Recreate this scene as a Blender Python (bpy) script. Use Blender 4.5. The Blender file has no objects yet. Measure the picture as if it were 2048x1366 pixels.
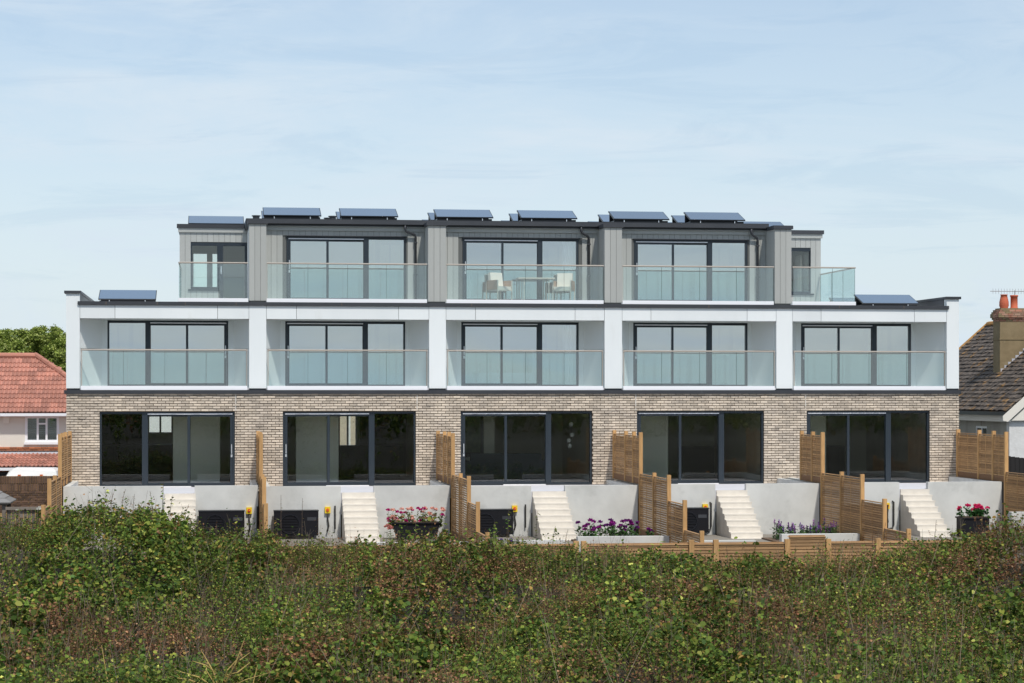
import bpy, math, random
import numpy as np
from mathutils import Vector, Matrix
random.seed(7)
rng = np.random.default_rng(11)
S = bpy.context.scene
C = S.collection
R = math.radians

# ------------------------------------------------------------ camera, sky, sun
YAW = R(7.70); FPX = 4394.0; Z0 = 64.6; CZ = 2.72; YH = 785.0
CAMX, CAMY = -Z0*math.sin(YAW), -Z0*math.cos(YAW)
cam = bpy.data.cameras.new('camera'); camo = bpy.data.objects.new('camera', cam); C.objects.link(camo)
camo.location = (CAMX, CAMY, CZ); camo.rotation_euler = (R(90), 0, -YAW)
cam.sensor_width = 36; cam.lens = FPX/2048*36
cam.shift_y = (YH-683)/2048
cam.clip_start = 0.5; cam.clip_end = 3000
S.camera = camo

SUN_EL = R(56); SUN_AZ = R(14)       # azimuth measured from the facade normal towards the right
sd = Vector((math.sin(SUN_AZ)*math.cos(SUN_EL), -math.cos(SUN_AZ)*math.cos(SUN_EL), math.sin(SUN_EL)))
W = bpy.data.worlds.new('World'); S.world = W; W.use_nodes = True
nt = W.node_tree; nt.nodes.clear()
def wn(t, **k):
    n = nt.nodes.new(t)
    for a, b in k.items(): setattr(n, a, b)
    return n
out = wn('ShaderNodeOutputWorld'); bg = wn('ShaderNodeBackground'); bg2 = wn('ShaderNodeBackground'); mixs = wn('ShaderNodeMixShader')
sky = wn('ShaderNodeTexSky', sky_type='NISHITA'); sky.sun_disc = False
sky.sun_elevation = SUN_EL; sky.sun_rotation = math.pi - SUN_AZ
sky.air_density = 1.0; sky.dust_density = 0.6; sky.ozone_density = 1.5
nt.links.new(sky.outputs[0], bg.inputs[0]); bg.inputs[1].default_value = 0.12
tc = wn('ShaderNodeTexCoord'); sep = wn('ShaderNodeSeparateXYZ'); nt.links.new(tc.outputs['Generated'], sep.inputs[0])
# cirrus: thin streaks laid out on the sky directions, everywhere round the dome
mp = wn('ShaderNodeMapping'); mp.inputs['Scale'].default_value = (3.2, 3.2, 17); mp.inputs['Rotation'].default_value = (0, R(6), 0)
mp.inputs['Location'].default_value = (2.3, 0.4, 1.9)
nt.links.new(tc.outputs['Generated'], mp.inputs[0])
n1 = wn('ShaderNodeTexNoise'); n1.inputs['Scale'].default_value = 1.6; n1.inputs['Detail'].default_value = 9; n1.inputs['Roughness'].default_value = .62; n1.inputs['Distortion'].default_value = .7
nt.links.new(mp.outputs[0], n1.inputs[0])
r1 = wn('ShaderNodeMapRange'); r1.interpolation_type = 'SMOOTHSTEP'
for i, v in enumerate((.40, .74, 0, .46)): r1.inputs[i+1].default_value = v
nt.links.new(n1.outputs[0], r1.inputs[0])
# pale veil thickening towards the horizon
r2 = wn('ShaderNodeMapRange')
for i, v in enumerate((0.0, .24, .86, .22)): r2.inputs[i+1].default_value = v
nt.links.new(sep.outputs[2], r2.inputs[0])
r3 = wn('ShaderNodeMapRange')  # second veil, growing overhead: added as fill light for the balcony recesses
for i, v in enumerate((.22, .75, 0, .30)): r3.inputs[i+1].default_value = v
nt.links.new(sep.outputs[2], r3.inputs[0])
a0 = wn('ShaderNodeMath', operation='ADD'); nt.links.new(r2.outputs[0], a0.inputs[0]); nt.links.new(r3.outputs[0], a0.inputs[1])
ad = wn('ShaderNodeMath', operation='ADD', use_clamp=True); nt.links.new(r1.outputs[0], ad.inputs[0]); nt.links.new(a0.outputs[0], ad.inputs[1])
# cloud colour: brighter wisps and slightly greyer, bluer undersides
mp2 = wn('ShaderNodeMapping'); mp2.inputs['Scale'].default_value = (4.6, 4.6, 30); mp2.inputs['Rotation'].default_value = (0, R(-5), 0); mp2.inputs['Location'].default_value = (.7, 1.3, .35)
nt.links.new(tc.outputs['Generated'], mp2.inputs[0])
n2 = wn('ShaderNodeTexNoise'); n2.inputs['Scale'].default_value = 1.5; n2.inputs['Detail'].default_value = 10; n2.inputs['Roughness'].default_value = .66; n2.inputs['Distortion'].default_value = 1.1
nt.links.new(mp2.outputs[0], n2.inputs[0])
r4 = wn('ShaderNodeMapRange'); r4.interpolation_type = 'SMOOTHSTEP'
for i, v in enumerate((.50, .66, 0, 1)): r4.inputs[i+1].default_value = v
nt.links.new(n2.outputs[0], r4.inputs[0])
cm = wn('ShaderNodeMix', data_type='RGBA'); nt.links.new(r4.outputs[0], cm.inputs[0]); cm.inputs[6].default_value = (.665, .765, .855, 1); cm.inputs[7].default_value = (.585, .70, .815, 1)
nt.links.new(cm.outputs[2], bg2.inputs[0])
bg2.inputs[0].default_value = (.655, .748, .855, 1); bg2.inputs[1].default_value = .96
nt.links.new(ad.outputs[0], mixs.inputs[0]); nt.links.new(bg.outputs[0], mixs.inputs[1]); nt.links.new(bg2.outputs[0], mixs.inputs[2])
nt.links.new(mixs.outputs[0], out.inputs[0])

sun = bpy.data.lights.new('sun', 'SUN'); suno = bpy.data.objects.new('sun', sun); C.objects.link(suno)
sun.energy = 3.05; sun.angle = R(3.0); sun.color = (1, .95, .875)
suno.rotation_euler = (-sd).to_track_quat('-Z', 'Y').to_euler(); suno.location = (0, -30, 40)

S.render.engine = 'CYCLES'
S.render.resolution_x = 1024; S.render.resolution_y = 683
S.cycles.transparent_max_bounces = 24; S.cycles.max_bounces = 8; S.cycles.diffuse_bounces = 4; S.cycles.glossy_bounces = 4
S.cycles.use_denoising = True
S.view_settings.view_transform = 'Standard'; S.view_settings.look = 'None'; S.view_settings.gamma = 1
S.view_settings.use_curve_mapping = False; S.view_settings.exposure = 0.12

def at(x, y, Y):
    """world X, Z of the photo pixel x, y (2048 wide) on the plane at depth Y"""
    t = (x-1024)/FPX; lam = (Y-CAMY)/(math.cos(YAW)-t*math.sin(YAW))
    return CAMX+lam*(t*math.cos(YAW)+math.sin(YAW)), CZ+lam*(YH-y)/FPX

# ------------------------------------------------------------ materials
MATS = {}
def mat(name, col, rough=.6, vary=0.0, col2=None, nscale=3.0, nfac=.5, bump=0.0, bscale=30, stretch=(1,1,1), metal=0, spec=.5,
        thr=(.35,.65), dirt=None, dscale=1.0, dthr=(.5,.7), trans=0):
    m = bpy.data.materials.new(name); m.use_nodes = True; t = m.node_tree; N = t.nodes; L = t.links
    p = N['Principled BSDF']; p.inputs['Roughness'].default_value = rough; p.inputs['Metallic'].default_value = metal
    p.inputs['Specular IOR Level'].default_value = spec
    geo = N.new('ShaderNodeNewGeometry'); mpn = N.new('ShaderNodeMapping'); mpn.inputs['Scale'].default_value = stretch
    L.new(geo.outputs['Position'], mpn.inputs[0])
    def noise(sc, det=5):
        n = N.new('ShaderNodeTexNoise'); n.inputs['Scale'].default_value = sc; n.inputs['Detail'].default_value = det; n.inputs['Roughness'].default_value = .6
        L.new(mpn.outputs[0], n.inputs[0]); return n.outputs[0]
    def rng_(s, a, b, c=0, d=1):
        r = N.new('ShaderNodeMapRange'); L.new(s, r.inputs[0])
        for i, v in enumerate((a, b, c, d)): r.inputs[i+1].default_value = v
        return r.outputs[0]
    def mixc(f, a, b, bt='MIX'):
        x = N.new('ShaderNodeMix'); x.data_type = 'RGBA'; x.blend_type = bt
        if hasattr(f, 'is_output') or not isinstance(f, float): L.new(f, x.inputs[0])
        else: x.inputs[0].default_value = f
        for s, k in ((a, 6), (b, 7)):
            if isinstance(s, tuple): x.inputs[k].default_value = (*s, 1) if len(s) == 3 else s
            else: L.new(s, x.inputs[k])
        return x.outputs[2]
    c = col
    if col2 is not None:
        f = rng_(noise(nscale), thr[0], thr[1], 0, nfac); c = mixc(f, col, col2)
    if dirt is not None:
        f = rng_(noise(dscale, 8), dthr[0], dthr[1], 0, 1); c = mixc(f, c if not isinstance(c, tuple) else c, dirt)
    if vary:
        a = N.new('ShaderNodeAttribute'); a.attribute_name = 'v'
        f = rng_(a.outputs['Fac'], 0, 1, 1-vary, 1+vary*.6)
        cb = N.new('ShaderNodeCombineColor')
        for i in range(3): L.new(f, cb.inputs[i])
        c = mixc(1.0, c, cb.outputs[0], 'MULTIPLY')
    if isinstance(c, tuple): p.inputs['Base Color'].default_value = (*c, 1)
    else: L.new(c, p.inputs['Base Color'])
    if bump:
        b = N.new('ShaderNodeBump'); b.inputs['Strength'].default_value = bump; b.inputs['Distance'].default_value = .01
        L.new(noise(bscale, 6), b.inputs['Height']); L.new(b.outputs[0], p.inputs['Normal'])
    MATS[name] = m; return m

def glass(name, tint, k, cap=1.0):
    m = bpy.data.materials.new(name); m.use_nodes = True; t = m.node_tree; N = t.nodes; L = t.links; N.clear()
    o = N.new('ShaderNodeOutputMaterial'); mx = N.new('ShaderNodeMixShader'); tr = N.new('ShaderNodeBsdfTransparent'); gl = N.new('ShaderNodeBsdfGlossy')
    tr.inputs[0].default_value = (*tint, 1); gl.inputs['Roughness'].default_value = 0.0; gl.inputs[0].default_value = (.97, 1, 1, 1) if name == 'window_glass' else (1, 1, 1, 1)
    fr = N.new('ShaderNodeFresnel'); fr.inputs[0].default_value = 1.5; mu = N.new('ShaderNodeMath'); mu.operation = 'MULTIPLY'; mu.inputs[1].default_value = k; mu.use_clamp = True
    L.new(fr.outputs[0], mu.inputs[0]); mn = N.new('ShaderNodeMath'); mn.operation = 'MINIMUM'; mn.inputs[1].default_value = cap; L.new(mu.outputs[0], mn.inputs[0]); L.new(mn.outputs[0], mx.inputs[0]); L.new(tr.outputs[0], mx.inputs[1]); L.new(gl.outputs[0], mx.inputs[2]); L.new(mx.outputs[0], o.inputs[0])
    if 'window' in name:      # very slight bow of the sealed panes
        tcn = N.new('ShaderNodeNewGeometry'); ns = N.new('ShaderNodeTexNoise'); ns.inputs['Scale'].default_value = .9; ns.inputs['Detail'].default_value = 0
        L.new(tcn.outputs['Position'], ns.inputs[0]); bp = N.new('ShaderNodeBump'); bp.inputs['Strength'].default_value = .06; bp.inputs['Distance'].default_value = .02
        L.new(ns.outputs[0], bp.inputs['Height']); L.new(bp.outputs[0], gl.inputs['Normal'])
    MATS[name] = m; return m

M_brick = mat('brick_cream', (.68,.575,.455), .85, vary=.27, col2=(.50,.43,.36), nscale=1.7, nfac=.7, bump=.5, bscale=45, dirt=(.24,.195,.16), dscale=9, dthr=(.58,.74))
M_mortar = mat('mortar', (.15,.11,.075), .95, col2=(.24,.18,.12), nscale=2)
M_mastic = mat('joint_mastic', (.60,.57,.52), .7)
M_white = mat('white_panel', (.80,.83,.83), .38, vary=.05, col2=(.74,.775,.78), nscale=.7, nfac=.8, dirt=(.70,.72,.70), dscale=2.2, dthr=(.58,.85), stretch=(1,1,.35))
M_recess = mat('recess_panel', (.78,.80,.785), .45, col2=(.74,.765,.76), nscale=.7, nfac=.6)
M_pure = mat('white_upstand', (.86,.87,.90), .4)
M_dark = mat('anthracite_metal', (.040,.043,.050), .42, vary=.25, col2=(.058,.060,.066), nscale=1.5)
M_frame = mat('door_frame_metal', (.020,.029,.039), .4)
M_clad = mat('grey_cladding', (.42,.43,.41), .55, vary=.07, col2=(.39,.40,.38), nscale=9, stretch=(6,6,.5), nfac=.7, bump=.25, bscale=22)
M_cladd = mat('cladding_shadow_gap', (.12,.125,.12), .8)
M_steel = mat('brushed_steel', (.42,.375,.325), .5, metal=.2)
M_glass = glass('window_glass', (.92,.96,.97), 8.6, .75)
M_glassg = glass('garden_window_glass', (.95,.97,.95), 1.45, .7)
M_bglass = glass('balcony_glass', (.89,.955,.95), 2.8, .13)
M_bedge = mat('glass_edge', (.03,.06,.06), .5)
M_handle = mat('door_handle_metal', (.70,.72,.74), .3, metal=.6)
M_inner = mat('interior_plaster', (.88,.89,.87), .8)
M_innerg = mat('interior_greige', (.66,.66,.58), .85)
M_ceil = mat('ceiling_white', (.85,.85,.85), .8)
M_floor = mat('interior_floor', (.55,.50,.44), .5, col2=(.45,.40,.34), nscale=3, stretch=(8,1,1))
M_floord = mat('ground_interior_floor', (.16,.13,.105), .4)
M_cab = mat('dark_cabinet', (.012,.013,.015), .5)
M_door = mat('interior_door_paint', (.78,.80,.82), .5)
M_conc = mat('concrete_render', (.54,.54,.515), .85, col2=(.67,.67,.64), nscale=.9, nfac=.9, bump=.2, bscale=14, dirt=(.42,.42,.395), dscale=1.3, dthr=(.54,.85))
M_step = mat('step_stone', (.74,.69,.61), .8, vary=.05, col2=(.63,.58,.51), nscale=5, nfac=.6, bump=.3, bscale=30)
M_patio = mat('patio_paving', (.62,.62,.66), .8, col2=(.5,.5,.52), nscale=3)
M_post = mat('fence_post_wood', (.62,.365,.15), .75, vary=.18, col2=(.43,.235,.09), nscale=5, stretch=(4,4,.6), nfac=.8, bump=.2, bscale=40)
M_slat = mat('fence_slat_wood', (.58,.35,.165), .8, vary=.38, col2=(.38,.22,.10), nscale=4, stretch=(1,1,7), nfac=.8)
M_slat2 = mat('front_fence_slat_wood', (.47,.28,.13), .8, vary=.25, col2=(.33,.19,.09), nscale=4, stretch=(1,1,7), nfac=.8)
M_gravel = mat('gravel_board_wood', (.26,.14,.07), .85, col2=(.19,.10,.05), nscale=6, stretch=(1,1,6))
M_pv = mat('photovoltaic_glass', (.09,.145,.225), .13, vary=.2, spec=1.0)
M_pvf = mat('panel_frame_black', (.012,.014,.018), .4)
M_black = mat('black_casing', (.007,.007,.010), .6, spec=.25)
M_fan = mat('fan_black', (.010,.011,.016), .25)
M_yellow = mat('isolator_yellow', (.85,.60,.02), .4)
M_red = mat('isolator_red', (.70,.03,.02), .4)
M_pipe = mat('black_pipe', (.03,.028,.026), .5)
M_soil = mat('garden_soil', (.13,.085,.055), .95, col2=(.20,.13,.08), nscale=4, bump=.6, bscale=12)
M_stone = mat('gravel_path', (.25,.225,.19), .9, col2=(.17,.15,.125), nscale=14)
M_cushion = mat('cushion_cream', (.74,.68,.60), .85)
M_woven = mat('woven_tan', (.42,.27,.18), .8, col2=(.33,.20,.13), nscale=60)
M_beige = mat('beige_metal', (.62,.57,.49), .5)
M_terr = mat('earth_ground', (.030,.028,.015), .95, col2=(.018,.014,.008), nscale=1.5, bump=.8, bscale=6)
M_curtain = mat('curtain_white', (.85,.86,.86), .8)
M_sofa = mat('sofa_blue', (.03,.045,.06), .8)
M_redtile = mat('red_roof_tile', (.47,.205,.145), .75, vary=.32, col2=(.36,.165,.125), nscale=2.5, nfac=.7, dirt=(.30,.13,.10), dscale=5, dthr=(.60,.75))
M_ridge = mat('ridge_tile_red', (.47,.20,.14), .8, vary=.2, col2=(.40,.18,.13), nscale=6)
M_hroof = mat('dark_roof_tile', (.088,.070,.058), .9, vary=.5, col2=(.19,.150,.118), nscale=9, nfac=.9, thr=(.45,.75), dirt=(.34,.18,.05), dscale=2.2, dthr=(.56,.68), bump=.5, bscale=18)
M_lichen = mat('lichened_ridge_tile', (.45,.22,.05), .9, col2=(.20,.15,.10), nscale=6)
M_cream = mat('cream_render', (.72,.69,.62), .9, col2=(.66,.625,.55), nscale=1.2, bump=.2, bscale=30)
M_roughwhite = mat('white_roughcast', (.74,.735,.72), .95, col2=(.60,.59,.57), nscale=4, nfac=.6, bump=1.0, bscale=9)
M_greyrend = mat('weathered_render', (.40,.385,.34), .95, col2=(.30,.28,.24), nscale=1.5, nfac=.9, stretch=(1,1,.35), dirt=(.16,.13,.10), dscale=1.6, dthr=(.60,.72))
M_upvc = mat('white_upvc', (.84,.84,.86), .35)
M_blind = mat('slatted_blind', (.26,.29,.32), .5)
M_bargeb = mat('cream_bargeboard', (.78,.74,.66), .6)
M_brownbrick = mat('brown_brick', (.155,.085,.052), .85, vary=.45, col2=(.10,.065,.05), nscale=6, nfac=.8)
M_brownmortar = mat('yellow_mortar', (.45,.28,.12), .95)
M_redband = mat('red_brick_band', (.42,.15,.07), .85, vary=.4)
M_lead = mat('lead_flashing', (.50,.50,.54), .6, col2=(.40,.40,.44), nscale=18)
M_van = mat('van_white_paint', (.84,.84,.82), .3)
M_tyre = mat('tyre_rubber', (.02,.02,.02), .9)
M_vglass = mat('van_glass', (.02,.025,.03), .1)
M_amber = mat('amber_lens', (.55,.12,.03), .3)
M_greywood = mat('weathered_grey_wood', (.20,.17,.145), .9, vary=.3, col2=(.14,.12,.10), nscale=5)
M_shingle = mat('grey_felt_shingle', (.23,.225,.22), .9, vary=.25)
M_chimney = mat('chimney_render', (.27,.205,.115), .95, col2=(.20,.15,.08), nscale=3, nfac=.9, bump=.4, bscale=20, dirt=(.40,.32,.20), dscale=3, dthr=(.58,.8))
M_chbrick = mat('chimney_brick', (.42,.17,.11), .9, vary=.45, col2=(.38,.28,.20), nscale=7, nfac=.8)
M_pot = mat('terracotta_pot', (.55,.13,.06), .75, col2=(.45,.10,.05), nscale=4)
M_alu = mat('aerial_aluminium', (.45,.43,.42), .4, metal=.7)
M_blackfence = mat('black_stained_timber', (.014,.012,.012), .8)
M_bark = mat('bark', (.10,.07,.05), .9)
M_hill = mat('hill_grass', (.20,.26,.13), .95, col2=(.13,.19,.09), nscale=.05)
M_hilltree = mat('hill_trees_hazed_green', (.12,.165,.135), .95)  # pale bluish green, distance haze put into the colour

def leafmat(name, trans=.3, rough=.62):
    m = bpy.data.materials.new(name); m.use_nodes = True; t = m.node_tree; N = t.nodes; L = t.links
    p = N['Principled BSDF']; a = N.new('ShaderNodeAttribute'); a.attribute_name = 'col'
    L.new(a.outputs['Color'], p.inputs['Base Color']); p.inputs['Roughness'].default_value = rough; p.inputs['Specular IOR Level'].default_value = .12
    tl = N.new('ShaderNodeBsdfTranslucent'); L.new(a.outputs['Color'], tl.inputs[0]); mx = N.new('ShaderNodeMixShader'); mx.inputs[0].default_value = trans
    L.new(p.outputs[0], mx.inputs[1]); L.new(tl.outputs[0], mx.inputs[2]); L.new(mx.outputs[0], N['Material Output'].inputs[0])
    MATS[name] = m; return m
M_leaf = leafmat('leaf'); M_stem = leafmat('plant_stem', .0, .8); M_petal = leafmat('petal', .25, .6)

# ------------------------------------------------------------ object helpers
ORG = {}
def thing(name, label, cat, loc=(0,0,0), group=None):
    o = bpy.data.objects.new(name, None); o.empty_display_size = .3; C.objects.link(o); o.location = loc
    o['label'] = label; o['category'] = cat
    if group: o['group'] = group
    ORG[o.name] = Vector(loc); return o
def tag(o, label, cat, group=None, kind=None):
    if label: o['label'] = label
    if cat: o['category'] = cat
    if group: o['group'] = group
    if kind: o['kind'] = kind
    return o
def link(name, me, parent, loc=None):
    o = bpy.data.objects.new(name, me); C.objects.link(o)
    if parent is not None:
        o.parent = parent; ORG[o.name] = ORG[parent.name]
    return o

class MB:
    def __init__(s): s.v = []; s.f = []; s.a = []
    def box(s, x0, x1, y0, y1, z0, z1, a=None):
        n = len(s.v); a = random.random() if a is None else a
        s.v += [(x0,y0,z0),(x1,y0,z0),(x1,y1,z0),(x0,y1,z0),(x0,y0,z1),(x1,y0,z1),(x1,y1,z1),(x0,y1,z1)]
        s.f += [[n,n+3,n+2,n+1],[n+4,n+5,n+6,n+7],[n,n+1,n+5,n+4],[n+1,n+2,n+6,n+5],[n+2,n+3,n+7,n+6],[n+3,n,n+4,n+7]]; s.a += [a]*6; return s
    def poly(s, pts, a=None):
        n = len(s.v); s.v += [tuple(p) for p in pts]; s.f.append(list(range(n, n+len(pts)))); s.a.append(random.random() if a is None else a); return s
    def prism(s, pts, d, a=None):
        """closed solid: polygon pts extruded by vector d"""
        n = len(s.v); k = len(pts); a = random.random() if a is None else a
        s.v += [tuple(p) for p in pts]; s.v += [tuple(Vector(p)+Vector(d)) for p in pts]
        s.f.append(list(range(n, n+k))[::-1]); s.f.append(list(range(n+k, n+2*k)))
        for i in range(k): j = (i+1) % k; s.f.append([n+i, n+j, n+k+j, n+k+i])
        s.a += [a]*(k+2); return s
    def tube(s, pts, r, n=8, a=None, cap=True):
        pts = [Vector(p) for p in pts]; rr = r if isinstance(r, (list, tuple)) else [r]*len(pts); b0 = len(s.v); a = random.random() if a is None else a
        ref = None
        for i, p in enumerate(pts):
            t = (pts[min(i+1, len(pts)-1)]-pts[max(i-1, 0)]).normalized()
            if ref is None: ref = t.orthogonal().normalized()
            u = (ref - t*ref.dot(t)).normalized(); w = t.cross(u); ref = u
            for k in range(n):
                q = 2*math.pi*k/n; s.v.append(tuple(p + (u*math.cos(q)+w*math.sin(q))*rr[i]))
        for i in range(len(pts)-1):
            for k in range(n):
                k2 = (k+1) % n; s.f.append([b0+i*n+k, b0+i*n+k2, b0+(i+1)*n+k2, b0+(i+1)*n+k]); s.a.append(a)
        if cap:
            s.f.append([b0+k for k in range(n)][::-1]); s.f.append([b0+(len(pts)-1)*n+k for k in range(n)]); s.a += [a, a]
        return s
    def lathe(s, c, prof, n=16, a=None):
        """prof: list of (radius, z) about the vertical through c"""
        b0 = len(s.v); a = random.random() if a is None else a
        for r, z in prof:
            for k in range(n): q = 2*math.pi*k/n; s.v.append((c[0]+r*math.cos(q), c[1]+r*math.sin(q), c[2]+z))
        for i in range(len(prof)-1):
            for k in range(n):
                k2 = (k+1) % n; s.f.append([b0+i*n+k, b0+i*n+k2, b0+(i+1)*n+k2, b0+(i+1)*n+k]); s.a.append(a)
        s.f.append([b0+k for k in range(n)][::-1]); s.f.append([b0+(len(prof)-1)*n+k for k in range(n)]); s.a += [a, a]; return s
    def build(s, name, m, parent=None, kind=None, smooth=False, org=None):
        me = bpy.data.meshes.new(name)
        o3 = ORG[parent.name] if parent is not None else (Vector(org) if org is not None else Vector((0,0,0)))
        me.from_pydata([(x-o3.x, y-o3.y, z-o3.z) for x, y, z in s.v], [], s.f)
        at_ = me.attributes.new('v', 'FLOAT', 'FACE'); at_.data.foreach_set('value', s.a)
        me.materials.append(m)
        if smooth:
            me.polygons.foreach_set('use_smooth', [True]*len(me.polygons))
        o = link(name, me, parent)
        if parent is None: o.location = o3; ORG[o.name] = o3
        if kind: o['kind'] = kind
        return o

def struct(name, mb, m): return mb.build(name, m, None, 'structure')
def B(name, m, parent, *b, **k): return MB().box(*b).build(name, m, parent, **k)

# unit blocks shared between alike pieces
UNITS = {}
def unit(m, jit=0.0, nv=8):
    key = (m.name, jit)
    if key not in UNITS:
        L = []
        for i in range(nv):
            b = MB().box(-.5,.5,-.5,.5,-.5,.5, (i+.5)/nv)
            b.v = [tuple(c+random.uniform(-jit, jit) for c in v) for v in b.v]
            me = bpy.data.meshes.new(m.name+'_block'); me.from_pydata(b.v, [], b.f)
            a = me.attributes.new('v', 'FLOAT', 'FACE'); a.data.foreach_set('value', b.a); me.materials.append(m); L.append(me)
        UNITS[key] = L
    return random.choice(UNITS[key])
def piece(name, m, parent, x0, x1, y0, y1, z0, z1, jit=0.0):
    o = link(name, unit(m, jit), parent); c = ORG[parent.name]
    o.location = ((x0+x1)/2-c.x, (y0+y1)/2-c.y, (z0+z1)/2-c.z); o.scale = (x1-x0, y1-y0, z1-z0); return o
def holes(mb, X0, X1, Z0, Z1, Y0, Y1, hs):
    """wall slab with rectangular holes (x0,x1,z0,z1)"""
    xs = sorted({X0, X1, *[h[0] for h in hs], *[h[1] for h in hs]})
    for i in range(len(xs)-1):
        a, b = xs[i], xs[i+1]; m = (a+b)/2; cut = sorted([(h[2], h[3]) for h in hs if h[0] <= m <= h[1]]); z = Z0
        for c0, c1 in cut:
            if c0 > z: mb.box(a, b, Y0, Y1, z, c0)
            z = c1
        if z < Z1: mb.box(a, b, Y0, Y1, z, Z1)
    return mb

# ------------------------------------------------------------ numbers of the terrace of houses
BX = [(-12.49,-7.68), (-7.18,-2.45), (-1.95,2.76), (3.29,7.97), (8.47,13.25)]      # bay openings between the white pilasters
PARTY = [-7.42, -2.20, 3.03, 8.21]
XL, XR = -12.88, 13.64
GD = [(-11.93,-8.09), (-6.70,-2.84), (-1.51,2.39), (3.74,7.59), (8.91,12.72)]      # garden doors
FD = [(-11.77,-8.27), (-6.59,-3.04), (-1.35,2.20), (3.88,7.41), (9.09,12.56)]      # first floor
TD = [(-6.56,-3.04), (-1.33,2.16), (3.87,7.36)]                                    # top floor
BK = [(-11.92,-8.11), (-6.73,-2.89), (-1.48,2.35), (3.74,7.55), (8.93,12.72)]      # back corners of the recesses

# ------------------------------------------------------------ terrain
def hnoise(x, y):
    return (math.sin(x*.9+1.3*math.sin(y*.7))*math.cos(y*1.1+.6*math.sin(x*1.3))*.5 + math.sin(x*2.1+y*.6+2)*math.cos(y*2.3-x*.4)*.28 + math.sin(x*4.3+y*3.1)*.1)
CREST = [(-400,1036),(0,1042),(70,1040),(120,1022),(200,1006),(300,1008),(350,1038),(430,1064),(520,1068),(640,1072),(700,1086),(800,1080),(900,1076),(1000,1076),(1100,1084),(1150,1098),(1300,1108),(1420,1114),(1550,1118),(1700,1110),(1760,1092),(1850,1082),(1930,1068),(2048,1040),(2500,1030)]
def crest_z(px): return CZ-(float(np.interp(px, [c[0] for c in CREST], [c[1] for c in CREST]))-YH)*44/FPX
def rd(x, y):
    dx, dy = x-CAMX, y-CAMY
    return dx*math.cos(YAW)-dy*math.sin(YAW), dx*math.sin(YAW)+dy*math.cos(YAW)
def hollow(x, y):
    v = math.sin(x*.62+1.9+.8*math.sin(y*.5))*math.sin(y*.95+.5*math.sin(x*.8)+.9)+.35*math.sin(x*1.9+y*1.3)
    return max(0.0, min(1.0, (v-.58)/.30))
def HT(x, y):
    """height of the top of the thicket"""
    r, d = rd(x, y)
    px = 1024+FPX*r/max(d, 5); zc = crest_z(px)-.34+.10*math.sin(x*2.7+1)*math.sin(x*1.1)+.05*math.sin(x*7.3)
    low = -1.20+hnoise(x*.55, y*.62)*.55 - .25*max(0, min(1, (38-d)/8))*0
    if d > 20:
        w = max(0.0, min(1.0, (d-37.0)/7.0)); w = w*w*(3-2*w)
        z = low*(1-w)+zc*w + (1-w)*w*hnoise(x*1.1, y*1.0)*.7
        z -= .75*hollow(x, y)*(1 if d < 40 else max(0, (43.5-d)/3.5))
        if d > 45: q = min(1, (d-45)/4); z = z*(1-q)+(-2.0)*q
    else:
        q = max(0, min(1, (d-8)/12)); q = q*q*(3-2*q)
        z = .55*(1-q)+low*q
        if d < -6: z = .55+min(1, (-6-d)/10)*.55 + hnoise(x*.3, y*.3)*.22
    return z
def GZ(x, y):
    r, d = rd(x, y)
    if y > -13: g = -2.05 if y < 9.5 else -2.65
    else: g = HT(x, y)-.62
    if y > 120: g += min(1, (y-120)/300)*2
    return g
def axis(lo, hi, step, far):
    a = list(np.arange(lo, hi+.01, step)); s = step
    p = hi
    while p < far: s *= 1.35; p += s; a.append(min(p, far))
    s = step; p = lo
    while p > -far: s *= 1.35; p -= s; a.insert(0, max(p, -far))
    return a
gx = axis(-32, 26, .8, 1200); gy = axis(-100, 14, .8, 1200)
g = MB()
for yy in gy:
    for xx in gx: g.v.append((xx, yy, GZ(xx, yy)))
nx = len(gx)
for j in range(len(gy)-1):
    for i in range(nx-1): g.f.append([j*nx+i, j*nx+i+1, (j+1)*nx+i+1, (j+1)*nx+i]); g.a.append(.5)
struct('ground', g, M_terr)
for nm, b, m in (('garden_terrace', (-13.0, 13.7, -8.0, -4.3, -2.2, -1.23), M_stone), ('lower_garden', (-13.0, 14.2, -12.15, -8.0, -2.3, -1.75), M_soil)):
    struct(nm, MB().box(*b), m)
# far hill at the left with a line of trees
hl = MB(); pts = []
for i in range(41):
    X = -160+i*9; z = 13.6+2.2*math.exp(-((X+75)/60)**2)+.5*math.sin(X*.07)
    if X > -30: z -= (X+30)*.09
    pts.append((X, z))
for i in range(40):
    (xa, za), (xb, zb) = pts[i], pts[i+1]
    hl.poly([(xa,300,-3),(xb,300,-3),(xb,400,zb),(xa,400,za)], .5); hl.poly([(xa,400,za),(xb,400,zb),(xb,520,-3),(xa,520,-3)], .5)
struct('hill', hl, M_hill)

# ------------------------------------------------------------ THE BUILDING
bld = thing('terraced_house_block', 'long modern three storey terrace of cream brick, white panels and grey cladding with glass balconies', 'building', (0,0,0))
# --- shell
sh = MB()
holes(sh, XL+.02, XR-.02, -1.9, 2.66, .045, .33, [(a-.01, b+.01, -.02, 2.17) for a, b in GD])
wallo = sh.build('brick_wall', M_mortar, bld)
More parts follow.
